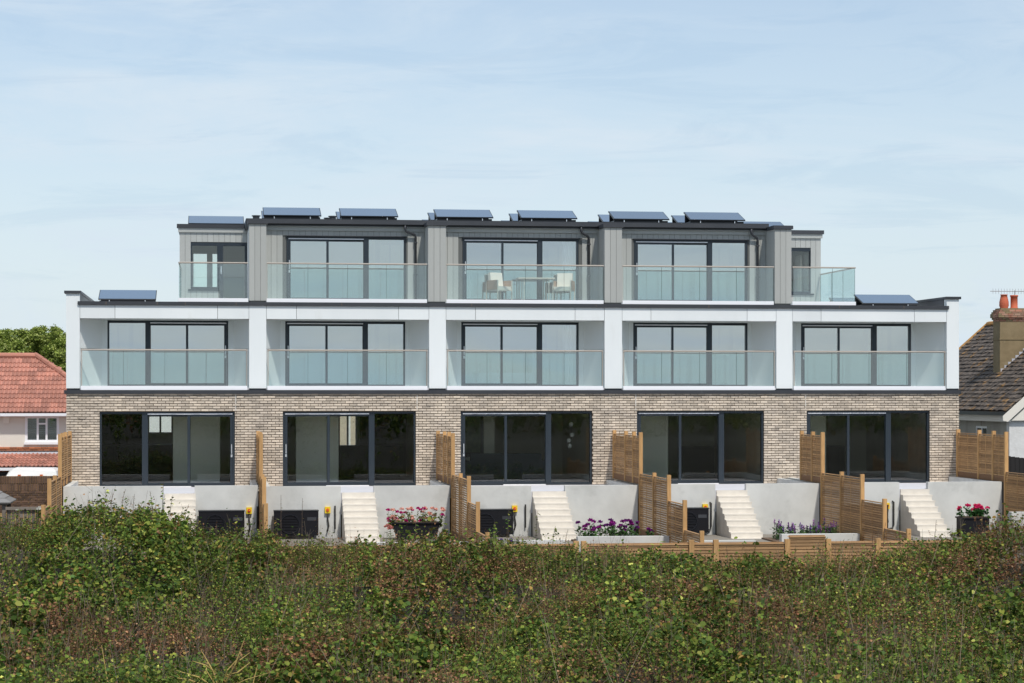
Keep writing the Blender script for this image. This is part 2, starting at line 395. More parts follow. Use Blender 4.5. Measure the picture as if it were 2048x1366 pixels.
# bricks: running bond, joints recessed, alternate bricks a little proud
course = .075; bl = .225
rest = MB(); nb = 0; cells = []
for r_ in range(-2, 36):
    z = r_*course; off = 0 if r_ % 2 else bl/2
    x = XL
    edges = [XL]+[XL+off+i*bl for i in range(0 if off else 1, 130)]
    edges = [e for e in edges if e < XR-.05]+[XR]
    for e0, e1 in zip(edges[:-1], edges[1:]):
        segs = [(e0, e1)]
        for a, b in GD:
            if z+course > -.02+.02 and z < 2.155:
                ns = []
                for s0, s1 in segs:
                    if s1 <= a or s0 >= b: ns.append((s0, s1)); continue
                    if s0 < a: ns.append((s0, a))
                    if s1 > b: ns.append((b, s1))
                segs = ns
        for s0, s1 in segs:
            if s1-s0 > .03: cells.append((s0, s1, z))
cells.sort(key=lambda c: c[0])
for s0, s1, z in cells:
    pr = random.choice((0, .004, .010, -.004, .018, .007)); sk = .0065
    bx = (s0+sk, s1-sk, -pr, .065, z+.010+random.uniform(0, .004), z+course-.008)
    if nb < 300 and s1-s0 > .15 and z > -.05: piece('brick', M_brick, wallo, *bx, jit=.018); nb += 1
    else:
        rest.box(*bx)
rest.build('brick_courses', M_brick, wallo, 'stuff')
for X in (-8.06, -2.80, 3.70, 8.87): piece('movement_joint', M_mastic, bld, X-.012, X+.012, -.009, .02, 2.19, 2.675)
for X in (XL, XR-.25): B('end_wall', M_conc, bld, X+.01 if X < 0 else X, X+.25 if X < 0 else X+.24, .34, 9.0, -2.0, 2.66)
# band over the bricks
band = B('coping_band', M_dark, bld, XL-.05, XR+.05, -.06, .30, 2.68, 2.79)
for a, b in zip([XL]+PARTY, PARTY+[XR]):
    for j in (1,): piece('coping_joint', M_dark, band, (a+b)/2-.01+random.uniform(-1,1), (a+b)/2+.03, -.063, -.06, 2.685, 2.785)
# slabs
B('first_floor_slab', M_ceil, bld, XL+.02, XR-.02, .34, 8.98, 2.46, 2.80)
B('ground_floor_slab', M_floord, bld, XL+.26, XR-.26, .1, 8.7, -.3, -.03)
# --- first floor: pilasters
pil = [(XL, -12.49, 5.56), (-7.68,-7.18,5.23), (-2.45,-1.95,5.23), (2.76,3.29,5.23), (7.97,8.47,5.23), (13.25, XR, 5.54)]
for i, (a, b, z) in enumerate(pil):
    p = B('pilaster', M_white, bld, a+.004, b-.004, 0, .25, 2.84, z)
    B('shadow_gap', M_dark, p, a+.02, b-.02, .03, .25, 2.79, 2.84)
# side walls above the brickwork, with parapets running back
for a, b, z, s in ((XL, XL+.30, 5.55, 1), (XR-.30, XR, 5.53, -1)):
    B('parapet_wall', M_white, bld, a+.004, b-.004, .252, 9.0, 2.80, z)
    a2, b2 = (XL-.05, XL+.42) if s > 0 else (XR-.42, XR+.05)
    B('parapet_cap', M_dark, bld, a2, b2, -.05, 9.05, z+.01, z+.085)
    xi = XL+.302 if s > 0 else XR-.392
    B('parapet_lining', M_dark, bld, xi, xi+.09, .30, 8.9, 5.30, z+.005)
# fascia panels with open joints
SEG = [-11.50, -8.58], [-6.31, -3.34], [-1.08, 1.88], [4.16, 7.08], [9.35, 12.25]
for (a, b), (s0, s1) in zip(BX, SEG):
    xs = [a, s0, s1, b]
    for k in range(3): piece('fascia_panel', M_white, bld, xs[k]+.006, xs[k+1]-.006, .003, .03, 4.85, 5.228)
    B('fascia_backing', M_cladd, bld, a, b, .03, .25, 4.855, 5.228)
cop = B('roof_edge_coping', M_dark, bld, -12.55, 13.31, -.05, .30, 5.232, 5.335)
for X in (-11.75,-10.3,-9.5,-8.05,-5.0,-1.2,2.5,5.9,9.9,11.9): piece('coping_joint', M_mortar, cop, X-.006, X+.006, -.053, -.05, 5.24, 5.33)
B('low_roof_slab', M_ceil, bld, XL+.31, XR-.31, .26, 8.98, 4.99, 5.28)
# recess walls (splayed), soffits, back walls
for i, ((a, b), (ba, bb), (da, db)) in enumerate(zip(BX, BK, FD)):
    for x0, x1, s in ((a, ba, 1), (b, bb, -1)):
        for z0, z1 in ((2.80, 3.985), (3.995, 4.848)):
            w = -.12*s
            MB().prism([(x0,.252,z0),(x1,1.30,z0),(x1+w,1.30,z0),(x0+w,.252,z0)], (0,0,z1-z0)).build('recess_panel', M_recess, bld)
    w = holes(MB(), a-.3, b+.3, 2.80, 4.98, 1.302, 1.50, [(da-.005, db+.005, 2.88, 4.835)]).build('recess_back_wall', M_recess, bld)
    B('soffit', M_recess, bld, a+.002, b-.002, .252, 1.30, 4.852, 4.985)
    B('balcony_floor', M_patio, bld, a+.002, b-.002, .03, 1.30, 2.801, 2.865)
    B('balcony_upstand', M_pure, bld, a+.03, b-.05, -.03, .02, 2.792, 2.912)

def railing(x0, x1, z0, z1, joints, y=0.0, ends=True, side=None):
    """frameless glass balustrade: glass panes between joints, top rail, end clamps"""
    r = MB().tube([(x0,y,z1),(x1,y,z1)], .024, 10).build('balcony_railing', M_steel, bld, smooth=False)
    xs = [x0+.02]+list(joints)+[x1-.02]
    for u, v in zip(xs[:-1], xs[1:]):
        p = B('glass_pane', M_bglass, r, u+.006, v-.006, y-.008, y+.008, z0, z1-.03)
        B('glass_edge', M_bedge, r, v-.003, v+.003, y-.0075, y+.0075, z0, z1-.03)
    if ends:
        for xx in (x0, x1): B('end_clamp', M_steel, r, xx-.018, xx+.018, y-.03, y+.03, z1-.04, z1+.03); B('end_channel', M_steel, r, xx-.012 if xx==x1 else xx-.008, xx+.008 if xx==x1 else xx+.012, y-.02, y+.02, z0, z1-.04)
    if side:
        xs_, ye, n = side
        MB().tube([(xs_,y,z1),(xs_,ye,z1)], .024, 10).build('side_rail', M_steel, r)
        ys = [y+.03+(ye-y-.06)*k/n for k in range(n+1)]
        for u, v in zip(ys[:-1], ys[1:]): B('glass_pane', M_bglass, r, xs_-.008, xs_+.008, u+.006, v-.006, z0, z1-.03); B('glass_edge', M_bedge, r, xs_-.007, xs_+.007, v-.005, v+.005, z0, z1-.03)
    return r
JN = [(-11.26,-10.09,-8.91), (-5.98,-4.83,-3.70), (-.74,.40,1.55), (4.48,5.63,6.75), (9.68,10.83,12.0)]
for (a, b), j in zip(BX, JN): railing(a+.045, b-.06, 2.915, 3.945, j)

def door(x0, x1, z0, z1, y, mirror=False, handle=True, gm=None):
    """three-light sliding door: two sliding sashes and one fixed pane"""
    gm = gm or M_glass; w = x1-x0; k = w/3.86; X = (lambda t: x1-t*k) if mirror else (lambda t: x0+t*k)
    def bb(mb, t0, t1, ya, yb, za, zb):
        u, v = X(t0), X(t1); mb.box(min(u, v), max(u, v), ya, yb, za, zb)
    f = MB()
    bb(f, 0, .05, y, y+.16, z0, z1); bb(f, 3.81, 3.86, y, y+.16, z0, z1)
    bb(f, .05, 3.81, y, y+.16, z1-.05, z1); bb(f, .05, 3.81, y+.001, y+.16, z0, z0+.05)
    bb(f, 2.50, 2.66, y+.002, y+.15, z0+.05, z1-.05); bb(f, 2.66, 3.81, y+.05, y+.12, z1-.07, z1-.05); bb(f, 2.66, 3.81, y+.05, y+.12, z0+.05, z0+.07)
    fr = f.build('sliding_door', M_frame, bld)
    za, zb = z0+.05, z1-.085
    for (t0, t1, yo) in ((.055, 1.36, .015), (1.27, 2.56, .065)):
        s = MB(); st = .075
        bb(s, t0, t0+st, y+yo, y+yo+.045, za, zb); bb(s, t1-st, t1, y+yo, y+yo+.045, za, zb); bb(s, t0+st, t1-st, y+yo, y+yo+.045, zb-.055, zb); bb(s, t0+st, t1-st, y+yo, y+yo+.045, za, za+.06)
        s.build('sash', M_frame, fr)
        u, v = sorted((X(t0+st), X(t1-st))); B('pane', gm, fr, u, v, y+yo+.014, y+yo+.03, za+.06, zb-.055)
    u, v = sorted((X(2.66), X(3.81))); B('pane', gm, fr, u, v, y+.078, y+.094, z0+.07, z1-.07)
    u, v = sorted((X(.06), X(2.5))); B('track', M_pure, fr, u, v, y-.004, y+.014, z1-.080, z1-.052)
    u, v = sorted((X(1.25), X(2.5))); B('track', M_pure, fr, u, v, y-.012, y+.0005, z0-.012, z0+.018)
    if handle:
        u, v = sorted((X(.075), X(.10))); h = MB().box(u, v, y-.035, y-.012, z0+.95, z0+1.22); h.box(u-.01, v+.01, y-.012, y+.014, z0+.85, z0+.93); h.box(u, v, y-.014, y+.014, z0+1.18, z0+1.21); h.build('handle', M_handle, fr)
    return fr
for i, (a, b) in enumerate(GD): door(a, b, .0, 2.165, .07, i == 0, gm=M_glassg)
for i, (a, b) in enumerate(FD): door(a, b, 2.885, 4.83, 1.315, i == 0)
# --- top floor
TZ = 5.34
piers = [(-7.68,-7.18), (-2.48,-1.95), (2.76,3.29), (7.92,8.44)]
for a, b in piers:
    core = B('cladding_pier', M_cladd, bld, a+.022, b-.022, .022, 1.10, TZ, 7.60)
    w = (b-a)/3
    for k in range(3): piece('cladding_board', M_clad, core, a+k*w+.004, a+(k+1)*w-.004, 0, .022, TZ+.04, 7.60)
    for k in range(6):
        y0 = .022+k*.18; piece('cladding_board', M_clad, core, a, a+.022, y0+.003, y0+.177, TZ+.04, 7.60); piece('cladding_board', M_clad, core, b-.022, b, y0+.003, y0+.177, TZ+.04, 7.60)
    cp = MB().box(a-.04, b+.04, -.05, .75, 7.605, 7.70); cp.box(a-.04, b+.04, .0, .90, 7.70, 7.715); cp.build('pier_cap', M_dark, bld)
for i, (da, db) in enumerate(TD):
    a = piers[i][1]; b = piers[i+1][0]
    wl = holes(MB(), a, b, TZ, 7.60, 1.122, 1.40, [(da-.01, db+.01, 5.40, 7.345)]).build('window_wall', M_cladd, bld)
    n = int(round((b-a)/.165)); w = (b-a)/n
    for k in range(n):
        u, v = a+k*w+.004, a+(k+1)*w-.004
        if v < da or u > db: piece('cladding_board', M_clad, wl, u, v, 1.10, 1.122, TZ+.04, 7.50)
        else: piece('cladding_board', M_clad, wl, u, v, 1.10, 1.122, 7.355, 7.50)
    B('trim_board', M_clad, bld, a, b, 1.06, 1.12, 7.50, 7.62)
    B('window_head', M_dark, bld, da-.03, db+.03, 1.06, 1.099, 7.335, 7.36)
    door(da, db, 5.41, 7.33, 1.125)
    B('balcony_floor', M_patio, bld, a+.002, b-.002, .31, 1.12, 5.30, 5.40)
    B('balcony_upstand', M_pure, bld, a+.01, b-.03, -.02, .03, 5.34, 5.445)
    x0, x1 = a+.01, b-.02; railing(x0, x1, 5.447, 6.465, JN[i+1], ends=False)
# eaves gutter and roof
gt = MB()
gt.box(-7.72, 7.95, .88, 1.0, 7.69, 7.81); gt.box(-7.70, 7.95, 1.0, 1.2, 7.63, 7.69)
gto = gt.build('gutter', M_dark, bld)
B('eaves_soffit', M_clad, bld, -7.17, 7.91, 1.0, 1.12, 7.615, 7.63)
rf = MB().prism([(-7.75,1.0,7.69),(-7.75,9.0,7.69),(-7.75,9.0,8.0),(-7.75,5.5,8.02),(-7.75,1.0,7.84)], (15.75,0,0)).build('roof', M_dark, bld)
for X, Y in ((-7.45,1.3), (-5.2,1.2), (-5.3,1.9)): MB().lathe((X,Y,7.84), [(.10,0),(.10,.08),(.13,.08),(.13,.11)], 10).build('roof_vent', M_dark, bld)
for x0, x1 in ((-3.07,-2.75), (2.22,2.47), (7.44,7.66)):
    dp = MB().tube([(x0,.93,7.70),(x0,.94,7.57),(x0+.03,.95,7.50),(x1-.03,1.0,7.40),(x1,1.04,7.33),(x1,1.04,5.42)], .038, 10).build('downpipe', M_dark, bld, smooth=True)
    for z in (7.15, 6.2): B('pipe_clip', M_dark, dp, x1-.05, x1+.05, .99, 1.099, z, z+.04)
# end units, set back
for s, X0, X1, wd in ((-1, -9.73, -7.68, None), (1, 8.44, 10.44, None)):
    Yb = 3.9
    hs = [(-9.44,-8.50,5.86,7.31), (-8.50,-7.66,5.40,7.31)] if s < 0 else [(9.0,10.18,5.84,7.30)]
    wl = holes(MB(), X0+.02, X1-.02, TZ, 7.60, Yb+.022, Yb+.3, hs).build('end_wall', M_cladd, bld)
    n = int(round((X1-X0)/.165)); w = (X1-X0)/n
    for k in range(n):
        u, v = X0+k*w+.004, X0+(k+1)*w-.004; m_ = (u+v)/2; z = TZ; top = 7.62
        for h in [h for h in hs if h[0] < m_ < h[1]]:
            if h[2]-.02 > TZ+.1: piece('cladding_board', M_clad, wl, u, v, Yb, Yb+.022, TZ+.04, h[2]-.02)
            z = h[3]+.02
        piece('cladding_board', M_clad, wl, u, v, Yb, Yb+.022, z if z > TZ else TZ+.04, top)
    B('trim_board', M_clad, bld, X0-.04, X1+.04, Yb-.05, Yb-.001, 7.62, 7.75)
    B('roof_edge_coping', M_dark, bld, X0-.08, X1+.08, Yb-.09, Yb+.2, 7.752, 7.87)
    MB().box(X0-.03, X1+.03, Yb+.2, 9.0, 7.66, 7.84).build('roof', M_dark, bld)
    xo = X0 if s < 0 else X1-.2
    if s < 0: B('side_wall', M_clad, bld, xo, xo+.2, Yb+.301, 9.0, TZ, 7.65)
    else:
        sw = MB()
        for ya, yb2, za, zb_ in ((Yb+.301,4.75,TZ,7.65), (5.2,5.5,TZ,7.65), (6.3,9.0,TZ,7.65), (4.75,5.2,TZ,5.9), (4.75,5.2,7.2,7.65), (5.5,6.3,TZ,5.9), (5.5,6.3,7.2,7.65)): sw.box(xo, xo+.2, ya, yb2, za, zb_)
        swo = sw.build('side_wall', M_clad, bld)
        for ya, yb2 in ((4.75,5.2), (5.5,6.3)): B('pane', M_glassg, swo, xo+.09, xo+.10, ya, yb2, 5.9, 7.2)
    xb0, xb1 = (-9.70, -7.70) if s < 0 else (8.46, 10.42)
    B('terrace_floor', M_patio, bld, xb0, xb1, .31, Yb, 5.30, 5.40)
    B('balcony_upstand', M_pure, bld, xb0, xb1, -.02, .03, 5.34, 5.445)
    B('balcony_upstand', M_pure, bld, (xb0 if s < 0 else xb1-.04), (xb0+.04 if s < 0 else xb1), .031, Yb-.1, 5.34, 5.445)
    railing(xb0+.01, xb1-.01, 5.447, 6.465, [(-8.55), ] if s < 0 else [9.9-.2], ends=False, side=((xb0+.02 if s < 0 else xb1-.02), Yb-.06, 3))
    for h in hs:
        f = MB(); x0, x1, z0, z1 = h; y = Yb+.02; t = .09
        f.box(x0, x0+t, y, y+.14, z0, z1); f.box(x1-t, x1, y, y+.14, z0, z1); f.box(x0+t, x1-t, y, y+.14, z1-t, z1); f.box(x0+t, x1-t, y, y+.14, z0, z0+t)
        fo = f.build('window', M_frame, bld); B('pane', M_glassg, fo, x0+t, x1-t, y+.05, y+.07, z0+t, z1-t)
        B('cill', M_frame, fo, x0-.03, x1+.03, y-.06, y-.001, z0-.03, z0+.02)
        if x0 == -8.50: MB().box(x0+.02, x0+.045, y-.05, y-.02, 6.35, 6.6).box(x0+.015, x0+.05, y-.02, y-.001, 6.4, 6.55).build('handle', M_handle, fo)
# --- interiors
def room_walls():
    for X in PARTY:
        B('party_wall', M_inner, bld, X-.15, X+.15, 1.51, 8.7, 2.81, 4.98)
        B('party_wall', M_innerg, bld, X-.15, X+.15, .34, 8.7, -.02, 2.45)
    for X in (PARTY[1], PARTY[2]): B('party_wall', M_inner, bld, X-.15, X+.15, 1.41, 8.7, 5.35, 7.6)
    for X in (-7.45, 8.2): B('party_wall', M_inner, bld, X-.22, X+.22, 1.13, 8.7, 5.35, 7.6)
    for X in (XL+.31, XR-.45): B('inner_end_wall', M_inner, bld, X, X+.14, 1.52, 8.7, 2.81, 4.98)
    B('timber_floor', M_floor, bld, XL+.5, XR-.5, 1.52, 8.7, 2.802, 2.88)
    B('timber_floor', M_floor, bld, -7.6, 8.4, 1.42, 8.7, 5.30, 5.405); B('timber_floor', M_floor, bld, -9.5, -7.7, 4.25, 8.7, 5.30, 5.405); B('timber_floor', M_floor, bld, 8.5, 10.2, 4.25, 8.7, 5.30, 5.405)
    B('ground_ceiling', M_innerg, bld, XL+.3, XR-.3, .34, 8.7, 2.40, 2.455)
    B('top_ceiling', M_ceil, bld, -7.6, 8.4, 1.42, 8.6, 7.55, 7.59); B('top_ceiling', M_ceil, bld, -9.5, -7.7, 4.25, 8.6, 7.55, 7.59); B('top_ceiling', M_ceil, bld, 8.5, 10.2, 4.25, 8.6, 7.55, 7.59)
room_walls()
# rear wall of the block with the windows one sees through
rw = [(at(296,0,9)[0], at(346,0,9)[0], at(0,868,9)[1], at(0,822,9)[1]), (at(676,0,9)[0], at(713,0,9)[0], at(0,896,9)[1], at(0,824,9)[1])]
tw = [(at(384,0,9)[0], at(417,0,9)[0], at(0,575,9)[1], at(0,502,9)[1]), (at(422,0,9)[0], at(447,0,9)[0], at(0,575,9)[1], at(0,502,9)[1]),
      (at(1588,0,9)[0], at(1600,0,9)[0], at(0,583,9)[1], at(0,505,9)[1]), (at(1605,0,9)[0], at(1613,0,9)[0], at(0,583,9)[1], at(0,505,9)[1])]
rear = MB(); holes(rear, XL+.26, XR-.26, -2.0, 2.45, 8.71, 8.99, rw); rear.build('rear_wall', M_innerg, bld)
rear = MB(); rear.box(XL+.4, XR-.4, 8.71, 8.97, 2.81, 4.98); holes(rear, -9.52, 10.23, 5.29, 7.6, 8.71, 8.97, tw); rear.build('rear_wall', M_inner, bld)
for h in rw+tw:
    f = MB(); x0, x1, z0, z1 = h; y = 8.74; t = .05
    f.box(x0, x0+t, y, y+.1, z0, z1); f.box(x1-t, x1, y, y+.1, z0, z1); f.box(x0+t, x1-t, y, y+.1, z1-t, z1); f.box(x0+t, x1-t, y, y+.1, z0, z0+t)
    if h in rw: xm = (x0+x1)/2; f.box(xm-.03, xm+.03, y, y+.1, z0+t, z1-t)
    B('pane', M_glassg, f.build('rear_window', M_upvc, bld), x0+t, x1-t, y+.04, y+.05, z0+t, z1-t)
# ground floor partitions and kitchen units
def xs_(p, Y): return at(p, 0, Y)[0]
for (p0, p1, Y) in ((346, 440, 2.3), (592, 677, 2.3), (1278, 1336, 2.6), (1600, 1652, 2.6)):
    B('partition_wall', M_innerg, bld, xs_(p0, Y), xs_(p1, Y), Y, Y+.15, -.02, 2.40)
    B('skirting', M_inner, bld, xs_(p0, Y), xs_(p1, Y)-.01, Y-.02, Y-.001, -.02, .12)
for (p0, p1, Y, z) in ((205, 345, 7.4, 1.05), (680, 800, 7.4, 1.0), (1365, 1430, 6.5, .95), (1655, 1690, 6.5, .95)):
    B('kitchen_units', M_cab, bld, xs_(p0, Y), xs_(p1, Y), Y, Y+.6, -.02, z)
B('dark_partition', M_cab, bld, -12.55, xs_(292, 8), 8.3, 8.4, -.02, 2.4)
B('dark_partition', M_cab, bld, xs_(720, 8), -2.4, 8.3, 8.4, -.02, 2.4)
# upper rooms: white rear partitions with a panelled door
for z0, z1, bays, Y in ((2.88, 4.98, [(-12.5,-7.6),(-7.25,-2.37),(-2.03,2.87),(3.2,8.04),(8.38,13.2)], 3.7), (5.405, 7.55, [(-7.22,-2.37),(-2.03,2.87),(3.2,7.97)], 3.4)):
    for i, (a, b) in enumerate(bays):
        B('room_wall', M_inner, bld, a, b, Y, Y+.12, z0, z1)
        dx = b-1.35 if not (z0 < 3 and i == 0) else a+.55
        d = MB().box(dx-.06, dx+.84, Y-.02, Y-.001, z0, z0+2.02).build('room_door', M_door, bld)
        for u0, u1 in ((.08,.36), (.42,.70)):
            for w0, w1 in ((.15,.85), (1.0,1.85)): B('door_panel', M_inner, d, dx+u0, dx+u1, Y-.032, Y-.02, z0+w0, z0+w1)
        B('handle', M_handle, d, dx+.74, dx+.82, Y-.07, Y-.02, z0+.98, z0+1.01)
# ------------------------------------------------------------ things inside
def curtain(x0, x1, y, z0, z1, label):
    mb = MB(); n = 28
    for k in range(n+1):
        u = k/n; x = x0+(x1-x0)*u; yy = y+.03*math.sin(u*26)
        mb.v += [(x-.12*(1-u)*0, yy, z0), (x, yy, z1)]
    for k in range(n): mb.f.append([2*k, 2*k+2, 2*k+3, 2*k+1]); mb.a.append(.5)
    n0 = len(mb.v); mb.v += [(x, y+.012, z) for x, y, z in mb.v]
    for k in range(n): mb.f.append([n0+2*k, n0+2*k+1, n0+2*k+3, n0+2*k+2]); mb.a.append(.5)
    o = mb.build('curtain', M_curtain, None, smooth=True, org=(x0, y, z0))
    tag(o, label, 'curtain')
curtain(1.78, 2.10, 1.62, 2.90, 4.78, 'white curtain behind the right pane of the middle first floor balcony')
curtain(1.74, 2.06, 1.50, 5.43, 7.30, 'white curtain behind the right pane above the balcony with chairs')
curtain(-1.28, -1.02, 1.50, 5.43, 6.35, 'short white drape at the left pane behind the tan chair')
bed = thing('bed', 'white bed with grey headboard seen through the middle first floor window', 'bed', (.2, 3.2, 2.88))
B('mattress', M_curtain, bed, -.75, .95, 1.75, 3.5, 3.05, 3.32); B('bed_base', M_inner, bed, -.75, .95, 1.75, 3.5, 2.885, 3.05)
B('headboard', M_innerg, bed, -.9, 1.1, 3.55, 3.65, 2.885, 4.05)
for x in (-.55, .25):
    p = MB().box(x, x+.6, 3.15, 3.5, 3.33, 3.62); p.build('pillow', M_cushion, bed)
sofa = thing('sofa', 'dark blue sofa in the dim middle ground floor room', 'sofa', (.1, 3.6, -.02))
B('seat', M_sofa, sofa, -.9, 1.3, 3.0, 3.8, .0, .42); B('backrest', M_sofa, sofa, -.9, 1.3, 2.8, 3.0, .0, .85)
for x in (-1.1, 1.3): B('armrest', M_sofa, sofa, x, x+.2, 2.8, 3.8, .0, .62)
lamp = thing('pendant_lamp', 'hanging cluster of small glass globes inside the middle garden room', 'lamp', (2.15, 2.4, 2.4))
MB().tube([(2.15,2.4,2.40),(2.15,2.4,1.25)], .006, 5).build('cord', M_black, lamp)
for dx, z in ((0,1.75), (.03,1.42), (-.07,1.25), (-.04,1.08)): MB().lathe((2.15+dx,2.4,z), [(.01,-.07),(.05,-.05),(.07,0),(.05,.05),(.01,.07)], 10).build('globe', M_curtain, lamp, smooth=True)
M_pic = mat('picture_green', (.03,.06,.025), .5, col2=(.10,.14,.05), nscale=6)
pic = thing('framed_picture', 'dark framed green picture on the wall behind the left pane of the middle garden door', 'picture', (-.9, 4.0, 1.1))
B('frame', M_cab, pic, -1.55, -.35, 4.0, 4.05, .72, 2.08); B('print', M_pic, pic, -1.45, -.45, 3.985, 3.999, .85, 2.0)
B('partition_wall', M_innerg, bld, -2.03, .0, 4.06, 4.2, -.02, 2.40)

# ------------------------------------------------------------ solar panels
def pv(cx, y, z, w=1.74, label='', grp='solar panels in rows on the flat roofs'):
    t = thing('solar_panel', label, 'solar panel', (cx, y, z), grp)
    L, a = 1.02, R(17.5); y1, z1 = y+L*math.cos(a), z+L*math.sin(a)+.10
    th = .035
    MB().prism([(cx-w/2,y,z+.10),(cx-w/2,y1,z1),(cx-w/2,y1+.01,z1-th),(cx-w/2,y+.01,z+.10-th)], (w,0,0), .5).build('frame', M_pvf, t)
    n = 6
    MB().prism([(cx-w/2+.02,y+.015,z+.108),(cx-w/2+.02,y1-.015,z1+.0),(cx-w/2+.02,y1-.015,z1-.012),(cx-w/2+.02,y+.015,z+.096)], (w-.04,0,0), random.random()).build('glass', M_pv, t)
    MB().box(cx-w/2+.03, cx+w/2-.03, y+.10, y1+.02, z, z+.055).box(cx-w/2+.03, cx+w/2-.03, y1-.06, y1-.02, z+.05, z1-th).build('ballast_tray', M_pvf, t)
    for s in (-1, 1): B('foot', M_handle, t, cx+s*w*.31-.012, cx+s*w*.31+.012, y+.03, y+.06, z, z+.09)
names = ['second from the left', 'third from the left', 'above the left party pier', 'above the balcony with chairs', 'fifth', 'sixth']
front = [(-6.35,'leftmost front panel on the main roof'), (-4.03,'panel on the main roof just left of the first downpipe'), (-1.13,'panel over the left half of the chair balcony'),
         (1.46,'panel over the right half of the chair balcony'), (4.33,'panel just right of the third grey pier'), (6.72,'panel on the main roof nearest the last downpipe')]
for cx, lb in front:
    pv(cx, 2.3, 7.95, label='solar '+lb)
    pv(cx, 4.2, 8.00, label='second row solar panel behind the '+lb.replace('just ','').replace('on the main roof ','').replace('front ', ''))
for cx in (-1.13, 1.46, 4.33, 6.72): pv(cx, 6.1, 7.93, label={-1.13:'third row solar panel behind the pair over the left of the chair balcony',1.46:'third row solar panel behind the pair over the right of the chair balcony',4.33:'third row solar panel behind the pair left of the last two',6.72:'third row solar panel behind the rightmost front pair'}[cx])
pv(-8.62, 5.6, 7.93, label='tilted solar panel on the small left end roof above the corner window')
pv(8.75, 4.6, 7.86, 1.6, label='solar panel half hidden behind the rightmost grey pier')
pv(-11.22, 1.7, 5.38, 1.68, label='solar panel on the low white roof at the far left, beside the parapet')
pv(12.05, 1.7, 5.38, 1.80, label='solar panel on the low white roof at the far right before the dark parapet')
pv(11.85, 4.0, 5.38, 1.70, label='rear solar panel on the right low roof, seen through the corner of the glass balcony')

# ------------------------------------------------------------ balcony furniture
def chair(cx, cy, rz, label):
    z = 5.402; t = thing('garden_armchair', label, 'chair', (cx, cy, z), 'armchairs at the balcony table'); t.rotation_euler.z = rz
    def q(name, m, *b): 
        o = MB().box(*b).build(name, m, None); o.parent = t; ORG[o.name] = Vector((cx, cy, z)); return o
    for sx in (-.27, .27):
        for sy in (-.26, .26): q('leg', M_beige, sx-.014, sx+.014, sy-.014, sy+.014, 0, .64 if sy < 0 else .60)
        o = MB().box(sx-.012, sx+.012, -.245, .245, .36, .64); o = o.build('arm_panel', M_woven, None); o.parent = t
    q('back_panel', M_woven, -.255, .255, .25, .274, .36, .64)
    q('seat_frame', M_beige, -.255, .255, -.26, .245, .33, .365)
    b = MB()
    for (x0, x1, y0, y1, z0, z1) in ((-.245,.245,-.25,.24,.367,.46),): b.box(x0, x1, y0, y1, z0, z1)
    b.build('seat_cushion', M_cushion, None).parent = t
    MB().prism([(-.23,.08,.462),(-.23,.20,.462),(-.23,.24,.86),(-.23,.15,.88)], (.46,0,0)).build('back_cushion', M_cushion, None).parent = t
chair(-.30, .62, R(32), 'tan woven armchair with white cushions left of the balcony table')
chair(1.64, .62, R(-22), 'tan woven armchair with white cushions right of the balcony table')
tb = thing('garden_table', 'slim beige table between the two balcony armchairs', 'table', (.78, .65, 5.402))
B('tabletop', M_beige, tb, .24, 1.34, .35, .98, 6.09, 6.125)
for x in (.42, 1.16):
    for y in (.42, .90): B('leg', M_beige, tb, x-.014, x+.014, y-.014, y+.014, 5.402, 6.09)

# ------------------------------------------------------------ garden terraces, steps, plant
TERR = [(-12.68, -7.50, -10.03, -9.20, .20), (-7.32, -2.28, -5.26, -4.36, .17), (-2.10, 2.96, -.02, .92, .15), (3.12, 8.14, 5.16, 6.04, .17), (8.30, 13.46, 10.46, 11.30, .19)]
tl = ['far left terrace of grey render with pale steps half hidden by bushes', 'grey rendered terrace with steps beside the black flower trough', 'middle grey rendered terrace with steps ending by purple flowers',
      'grey rendered terrace with steps leading down to the lavender spikes', 'far right grey rendered terrace with steps beside the pink potted peonies']
for i, (a, b, s0, s1, zt) in enumerate(TERR):
    t = thing('garden_terrace_wall', tl[i], 'terrace', ((a+b)/2, -4.1, -1.23), 'raised garden terraces with steps')
    for u, v in ((a, s0), (s1, b)): B('retaining_wall', M_conc, t, u, v, -4.12, -3.92, -1.4, zt)
    for X in ((a, a+.15), (b-.15, b)): B('side_kerb', M_conc, t, X[0], X[1], -3.919, -.02, -.25, zt-.01)
    B('patio', M_patio, t, a+.152, b-.152, -3.918, -.02, -.12, -.005)
    B('threshold', M_patio, t, s0+.002, s1-.002, -4.10, -3.92, -.6, -.008)
    piece('step', M_step, t, s0+.03, s1+.03, -4.14, -4.10, -1.2, -.004)
    run = .25
    for k in range(8):
        z = -.153*(k+1); xo = .0
        y1 = -4.122-run*k; y0 = y1-run
        piece('step', M_step, t, s0+.03, s1+.03, y0, -4.122-run*k+.0, -1.24, z)
        piece('step_nosing', M_step, t, s0+.015, s1+.045, y0-.005, y0+.0, z-.035, z+.003)
